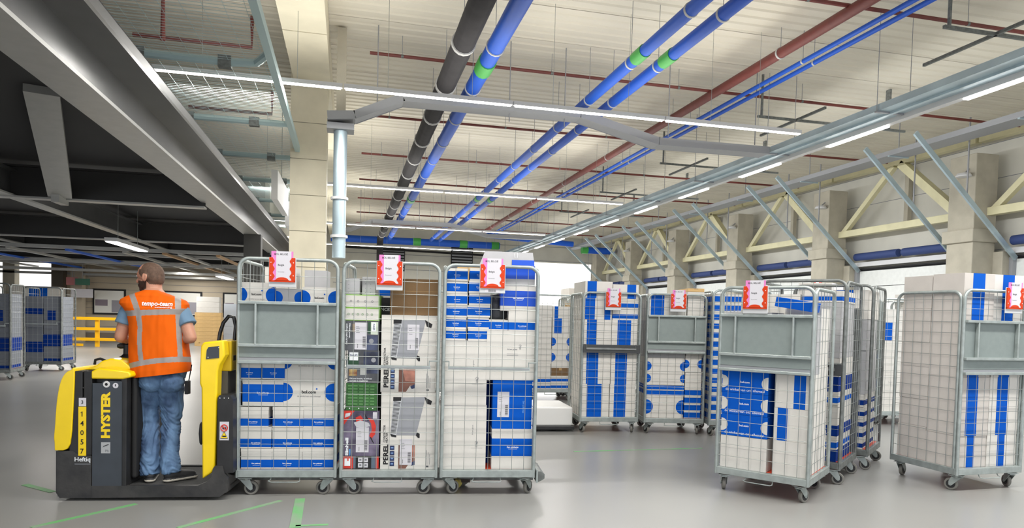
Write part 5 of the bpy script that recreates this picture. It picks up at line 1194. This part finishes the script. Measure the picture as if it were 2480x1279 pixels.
FC = Frame(2.74, 7.79, -6)
wC = 'blue striped cage'
cage('roll cage with upright blue striped boxes and a dark bar across its front', FC, 0, 0, 'dark', 0.37, group=gH, CHX=1.72, shelf_z=(1.03, 1.1), wheels=(2.0, 1.2, 0.4, 2.9))
GC = 'boxes in the blue striped roll cage'
stack(FC, 0.035, 0.04, 0.34, 0.6, [(0.40, 'vband', {'band': ((0.18, 0.72),)}), (0.42, 'vband', {'band': ((0.12, 0.55),)}), (0.36, 'vband', {'band': ((0.1, 0.45),)}), (0.26, 'vband', {'band': ((0.02, 0.38), (0.72, 0.95))}), (0.20, 'vband', {'band': ((0.08, 0.42),)})], wC, GC, side='left ')
stack(FC, 0.385, 0.04, 0.32, 0.6, [(0.40, 'vband', {'band': ((0.16, 0.62),)}), (0.42, 'vband', {'band': ((0.16, 0.62),)}), (0.36, 'vband', {'band': ((0.22, 0.75),)}), (0.13, 'band'), (0.13, 'band'), (0.17, 'vband', {'band': ((0.55, 0.9),)})], wC, GC, side='right ')

FD = Frame(3.52, 7.66, -12)
wD = 'beige shelf cage'
cage('roll cage with a folded shelf between the blue striped cage and the angled one', FD, 0, 0, 'folded', 0.37, group=gH, CHX=1.72, wheels=(2.0, 1.2, 0.4, 2.9))
GD = 'boxes in the cage with the beige grey shelf'
stack(FD, 0.035, 0.05, 0.46, 0.55, [(0.27, 'circles', {'band': (0.5,)}), (0.07, 'band', {'band': (0.1, 0.9)}), (0.06, 'band', {'band': (0.1, 0.9)}), (0.16, 'circles', {'band': (0.5,)}), (0.17, 'circles', {'band': (0.4,)}), (0.45, 'grey'), (0.33, 'vband', {'band': ((0.05, 0.4),)})], wD, GD, side='left ')
stack(FD, 0.505, 0.05, 0.20, 0.55, [(0.09, 'band', {'band': (0.1, 0.8)}), (0.09, 'band', {'band': (0.1, 0.8)}), (0.09, 'band', {'band': (0.1, 0.8)}), (0.09, 'band', {'band': (0.1, 0.8)}), (0.2, 'white'), (0.2, 'circles', {'band': (0.5,)}), (0.5, 'white'), (0.28, 'white'), (0.04, 'tape')], wD, GD, side='right ')

FE = FD
wE = 'half hidden cage'
cage('roll cage of thin blue and white boxes, half hidden behind the angled cage', FD, 0.765, -0.1, None, None, group=gH, wheels=(2.0, 1.2, 0.4, 2.9))
stack(FD, 0.80, -0.05, 0.33, 0.55, [(0.108, 'band', {'band': (0.12, 0.72)})]*14, wE, 'thin boxes in the half hidden cage', side='left ')
stack(FD, 1.14, -0.05, 0.33, 0.55, [(0.4, 'white'), (0.45, 'white'), (0.45, 'white')], wE, 'thin boxes in the half hidden cage', side='right ')

# behind the angled cage
gF = 'roll cages behind the angled one'
wF = 'cage right behind the angled'
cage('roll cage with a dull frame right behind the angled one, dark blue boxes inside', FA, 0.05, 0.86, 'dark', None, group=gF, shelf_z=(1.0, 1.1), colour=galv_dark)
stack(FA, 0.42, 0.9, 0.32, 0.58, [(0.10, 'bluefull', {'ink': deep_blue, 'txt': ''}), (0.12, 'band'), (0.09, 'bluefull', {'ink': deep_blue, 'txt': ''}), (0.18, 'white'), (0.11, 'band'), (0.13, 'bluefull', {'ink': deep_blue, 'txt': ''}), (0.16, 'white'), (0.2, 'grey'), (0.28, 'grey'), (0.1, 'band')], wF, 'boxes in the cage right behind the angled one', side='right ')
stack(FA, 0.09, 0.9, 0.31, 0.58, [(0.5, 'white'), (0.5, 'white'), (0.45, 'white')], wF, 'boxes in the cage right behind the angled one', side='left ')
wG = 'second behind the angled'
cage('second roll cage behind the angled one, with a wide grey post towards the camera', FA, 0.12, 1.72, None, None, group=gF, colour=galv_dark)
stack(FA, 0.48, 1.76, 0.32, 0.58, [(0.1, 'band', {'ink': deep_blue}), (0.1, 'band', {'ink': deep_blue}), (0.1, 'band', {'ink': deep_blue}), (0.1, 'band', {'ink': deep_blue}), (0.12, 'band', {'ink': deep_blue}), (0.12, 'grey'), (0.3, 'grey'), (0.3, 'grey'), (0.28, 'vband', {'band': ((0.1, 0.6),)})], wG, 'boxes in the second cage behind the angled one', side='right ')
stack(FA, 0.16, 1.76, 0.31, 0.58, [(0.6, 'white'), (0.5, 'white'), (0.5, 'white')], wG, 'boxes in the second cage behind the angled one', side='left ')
tall_post = tag(MB().box((-0.06, -0.04, 0.0), (0.06, 0.04, 1.55), galv_dark).box((-0.3, -0.04, 0.1), (0.06, 0.04, 0.18), galv_dark).build('folded_panel', loc=tuple(at(2046, 1135, 2, 0.0)), rotz=radians(-50)), 'grey upright post of a folded side panel behind the angled cage', 'panel')

# white loaded cages in the middle distance on the right
for k, (x, y, a) in enumerate(((6.42, 7.95, 2), (7.20, 8.0, -2), (7.98, 8.02, 1), (8.9, 8.9, -3))):
    fr = Frame(x, y, a); nm = ['first', 'second', 'third', 'fourth'][k]
    w_ = '%s white loaded cage' % nm
    cage('roll cage of white boxes between angled and rightmost cage, %s from the left' % nm, fr, 0, 0, None, None, group='white loaded cages in the middle distance', wheels=(2.0, 1.2, 0.4, 2.9))
    its = [(0.24, 'white'), (0.26, 'white'), (0.24, 'fsc'), (0.25, 'white'), (0.24, 'white'), (0.25, 'vband', {'band': ((0.1, 0.5),)}), (0.18, 'white')]
    stack(fr, 0.035, 0.04, 0.335, 0.6, its[k % 2:], w_, 'white boxes in the middle distance', side='left ')
    its2 = [(0.3, 'white'), (0.16, 'band', {'band': (0.2, 0.9)}), (0.27, 'white'), (0.06, 'bluefull', {'txt': ''}), (0.26, 'white'), (0.28, 'white'), (0.22, 'white')]
    stack(fr, 0.375, 0.04, 0.33, 0.6, its2[:7-(k % 2)], w_, 'white boxes in the middle distance', side='right ')
# far row of loaded cages
proto = None
far_styles = ['white', 'vband', 'circles', 'band', 'white', 'white']
for k in range(9):
    x = 3.9+0.86*k; y = 11.9+0.18*((k*5) % 3)
    if k >= 4: x += 0.4
    fr = Frame(x, y, (-3, 2, 0, 3, -2)[k % 5]); nm = odn[k]
    cage('loaded roll cage in the far row beyond the others, %s from the left' % nm, fr, 0, 0, None, 0.37 if k % 3 == 1 else None, group='loaded roll cages in the far row', wheels=(2.0, 1.2, 0.4, 2.9))
    w_ = '%s far cage' % nm
    for c, (xx, sd) in enumerate(((0.035, 'left '), (0.375, 'right '))):
        z, items, i = 0, [], 0
        random.seed(100+10*k+c)
        while z < 1.45:
            st = random.choice(far_styles); h = random.choice((0.22, 0.28, 0.34)); items.append((h, st, {'band': (0.5,)} if st == 'circles' else ({'band': ((0.2, 0.6),)} if st == 'vband' else {}))); z += h
        if k in (1, 2, 5): items.append((0.07, 'tape'))
        stack(fr, xx, 0.04, 0.33, 0.6, items, w_, 'boxes in the far row of cages', side=sd)
random.seed(11)
# cage and white platform left of the striped cage
FI = Frame(2.95, 10.9, 0)
wI = 'distant cage'
cage('roll cage on the open floor, seen just past the right edge of the towed cages', FI, 0, 0, None, None, group='distant roll cages past the towed ones')
stack(FI, 0.035, 0.04, 0.335, 0.6, [(0.10, 'band'), (0.12, 'band'), (0.2, 'white'), (0.25, 'white'), (0.27, 'white'), (0.25, 'white'), (0.2, 'white')], wI, 'boxes in the distant cage', side='left ')
stack(FI, 0.375, 0.04, 0.33, 0.6, [(0.11, 'band'), (0.11, 'band'), (0.13, 'tape', {'card': brown_card}), (0.3, 'circles', {'band': (0.6,)}), (0.28, 'circles', {'band': (0.5,)}), (0.25, 'vband', {'band': ((0.1, 0.5),)}), (0.2, 'vband', {'band': ((0.1, 0.3),)})], wI, 'boxes in the distant cage', side='right ')
FI2 = Frame(3.75, 10.95, 3); wI2 = 'second distant cage'
cage('second roll cage on the open floor with tan cartons, left of the blue striped cage', FI2, 0, 0, None, None, group='distant roll cages past the towed ones')
stack(FI2, 0.035, 0.04, 0.335, 0.6, [(0.5, 'tape'), (0.3, 'vband', VB), (0.3, 'white'), (0.35, 'tape')], wI2, 'boxes in the second distant cage', side='left ')
stack(FI2, 0.375, 0.04, 0.33, 0.6, [(0.3, 'white'), (0.3, 'white'), (0.3, 'white'), (0.3, 'white'), (0.2, 'white')], wI2, 'boxes in the second distant cage', side='right ')
for k in range(2):
    fr = Frame(1.3+0.8*k-0.1, 11.0, -1)
    cage('roll cage behind the towed ones, glimpsed through the wires, %s one' % ('left', 'right')[k], fr, 0, 0, None, None, group='distant roll cages past the towed ones')
    stack(fr, 0.035, 0.04, 0.67, 0.6, [(0.4, 'white'), (0.4, 'white'), (0.4, 'white'), (0.3, 'white')], '%s cage behind the towed' % ('left', 'right')[k], 'boxes in the cages behind the towed ones')
t = thing('platform_trolley', 'low white motor trolley on the floor left of the blue striped cage', 'trolley', (2.2, 7.95, 0), radians(-4))
MB().box((-0.3, 0, 0.07), (0.50, 0.7, 0.30), mat('white_hood', (216, 216, 214), 0.4)).build('hood', t, bevel=0.02)
MB().box((-0.32, -0.02, 0.025), (0.52, 0.72, 0.07), blk_metal).build('bumper', t, bevel=0.008)
for u in (-0.15, 0.4):
    for v in (0.1, 0.6): MB().lathe([(0, -0.02), (0.045, -0.02), (0.045, 0.02), (0, 0.02)], (u, v, 0.045), rubber, n=16, axis='y').build('wheel', t, smooth=True)

# shaded cages at the far left
greyb = mat('shaded_card', (120, 124, 132), 0.8); gl = 'roll cages at the left edge'  # card colour darkened to carry the shade under the mezzanine
for k, (x, y, a) in enumerate(((-6.72, 14.2, 4), (-6.62, 16.3, -3), (-7.62, 15.4, 0))):
    fr = Frame(x, y, a); nm = ('nearest', 'second nearest', 'leftmost')[k]
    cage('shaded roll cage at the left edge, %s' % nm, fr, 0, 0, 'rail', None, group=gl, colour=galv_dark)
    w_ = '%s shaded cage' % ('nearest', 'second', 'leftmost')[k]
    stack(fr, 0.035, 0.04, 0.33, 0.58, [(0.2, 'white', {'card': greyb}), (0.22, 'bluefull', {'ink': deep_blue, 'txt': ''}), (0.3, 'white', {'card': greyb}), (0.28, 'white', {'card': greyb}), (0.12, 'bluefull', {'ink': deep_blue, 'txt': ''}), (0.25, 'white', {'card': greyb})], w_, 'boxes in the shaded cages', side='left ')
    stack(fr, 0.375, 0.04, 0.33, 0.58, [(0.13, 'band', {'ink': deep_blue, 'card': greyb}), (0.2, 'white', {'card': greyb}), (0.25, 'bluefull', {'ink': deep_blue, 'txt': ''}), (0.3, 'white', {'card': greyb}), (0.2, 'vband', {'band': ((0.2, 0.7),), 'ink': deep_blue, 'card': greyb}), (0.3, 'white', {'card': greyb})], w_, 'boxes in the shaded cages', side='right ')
# loads before the back wall
for k, (px, py, cols) in enumerate(((478, 838, 'tan'), (548, 835, 'ice'))):
    p = at(px, py, 2, 0); fr = Frame(p.x-0.1, p.y, 4)
    t = thing('pallet', 'wooden pallet before the back wall under the %s stack' % ('tan carton', 'pale wrapped')[k], 'pallet', fr.pt(0, 0), fr.a)
    b = MB()
    for i in range(5): b.box((0.2*i, 0, 0.11), (0.2*i+0.14, 0.8, 0.13), tan_card)
    for i in range(3): b.box((0, 0.36*i, 0), (0.95, 0.36*i+0.08, 0.11), tan_card)
    b.build('deck', t)
    n = 8 if k == 0 else 5
    z = 0.13
    for i in range(n):
        h = 0.14 if k == 0 else 0.3; st = 'tape' if k == 0 else 'white'
        carton('%s before the back wall right of the driver, %s layer' % (('flat tan carton', 'pale wrapped bundle')[k], NUM[i]), fr, 0.0, 0.0, z, 0.92, 0.7, h, style='white', card=(tan_card, mat('ice_card', (200, 208, 218), 0.6))[k], group='layers stacked before the back wall', lid=False); z += h+0.004
    if k == 0:
        for i in range(3): carton('white wrapped bundle on the tan cartons before the back wall, %s of three' % ('lowest', 'middle', 'topmost')[i], fr, 0.05, 0.0, z+0.2*i, 0.8, 0.7, 0.195, style='white', group='layers stacked before the back wall', lid=False)
p = at(142, 826, 2, 0)
carton('tall blue and white wrapped load at the start of the yellow barrier', Frame(p.x-0.9, p.y-1.7, 3), 0, 0, 0.0, 1.5, 0.7, 2.1, style='vband', band=((0.35, 0.75),), lid=False, text_ok=False)
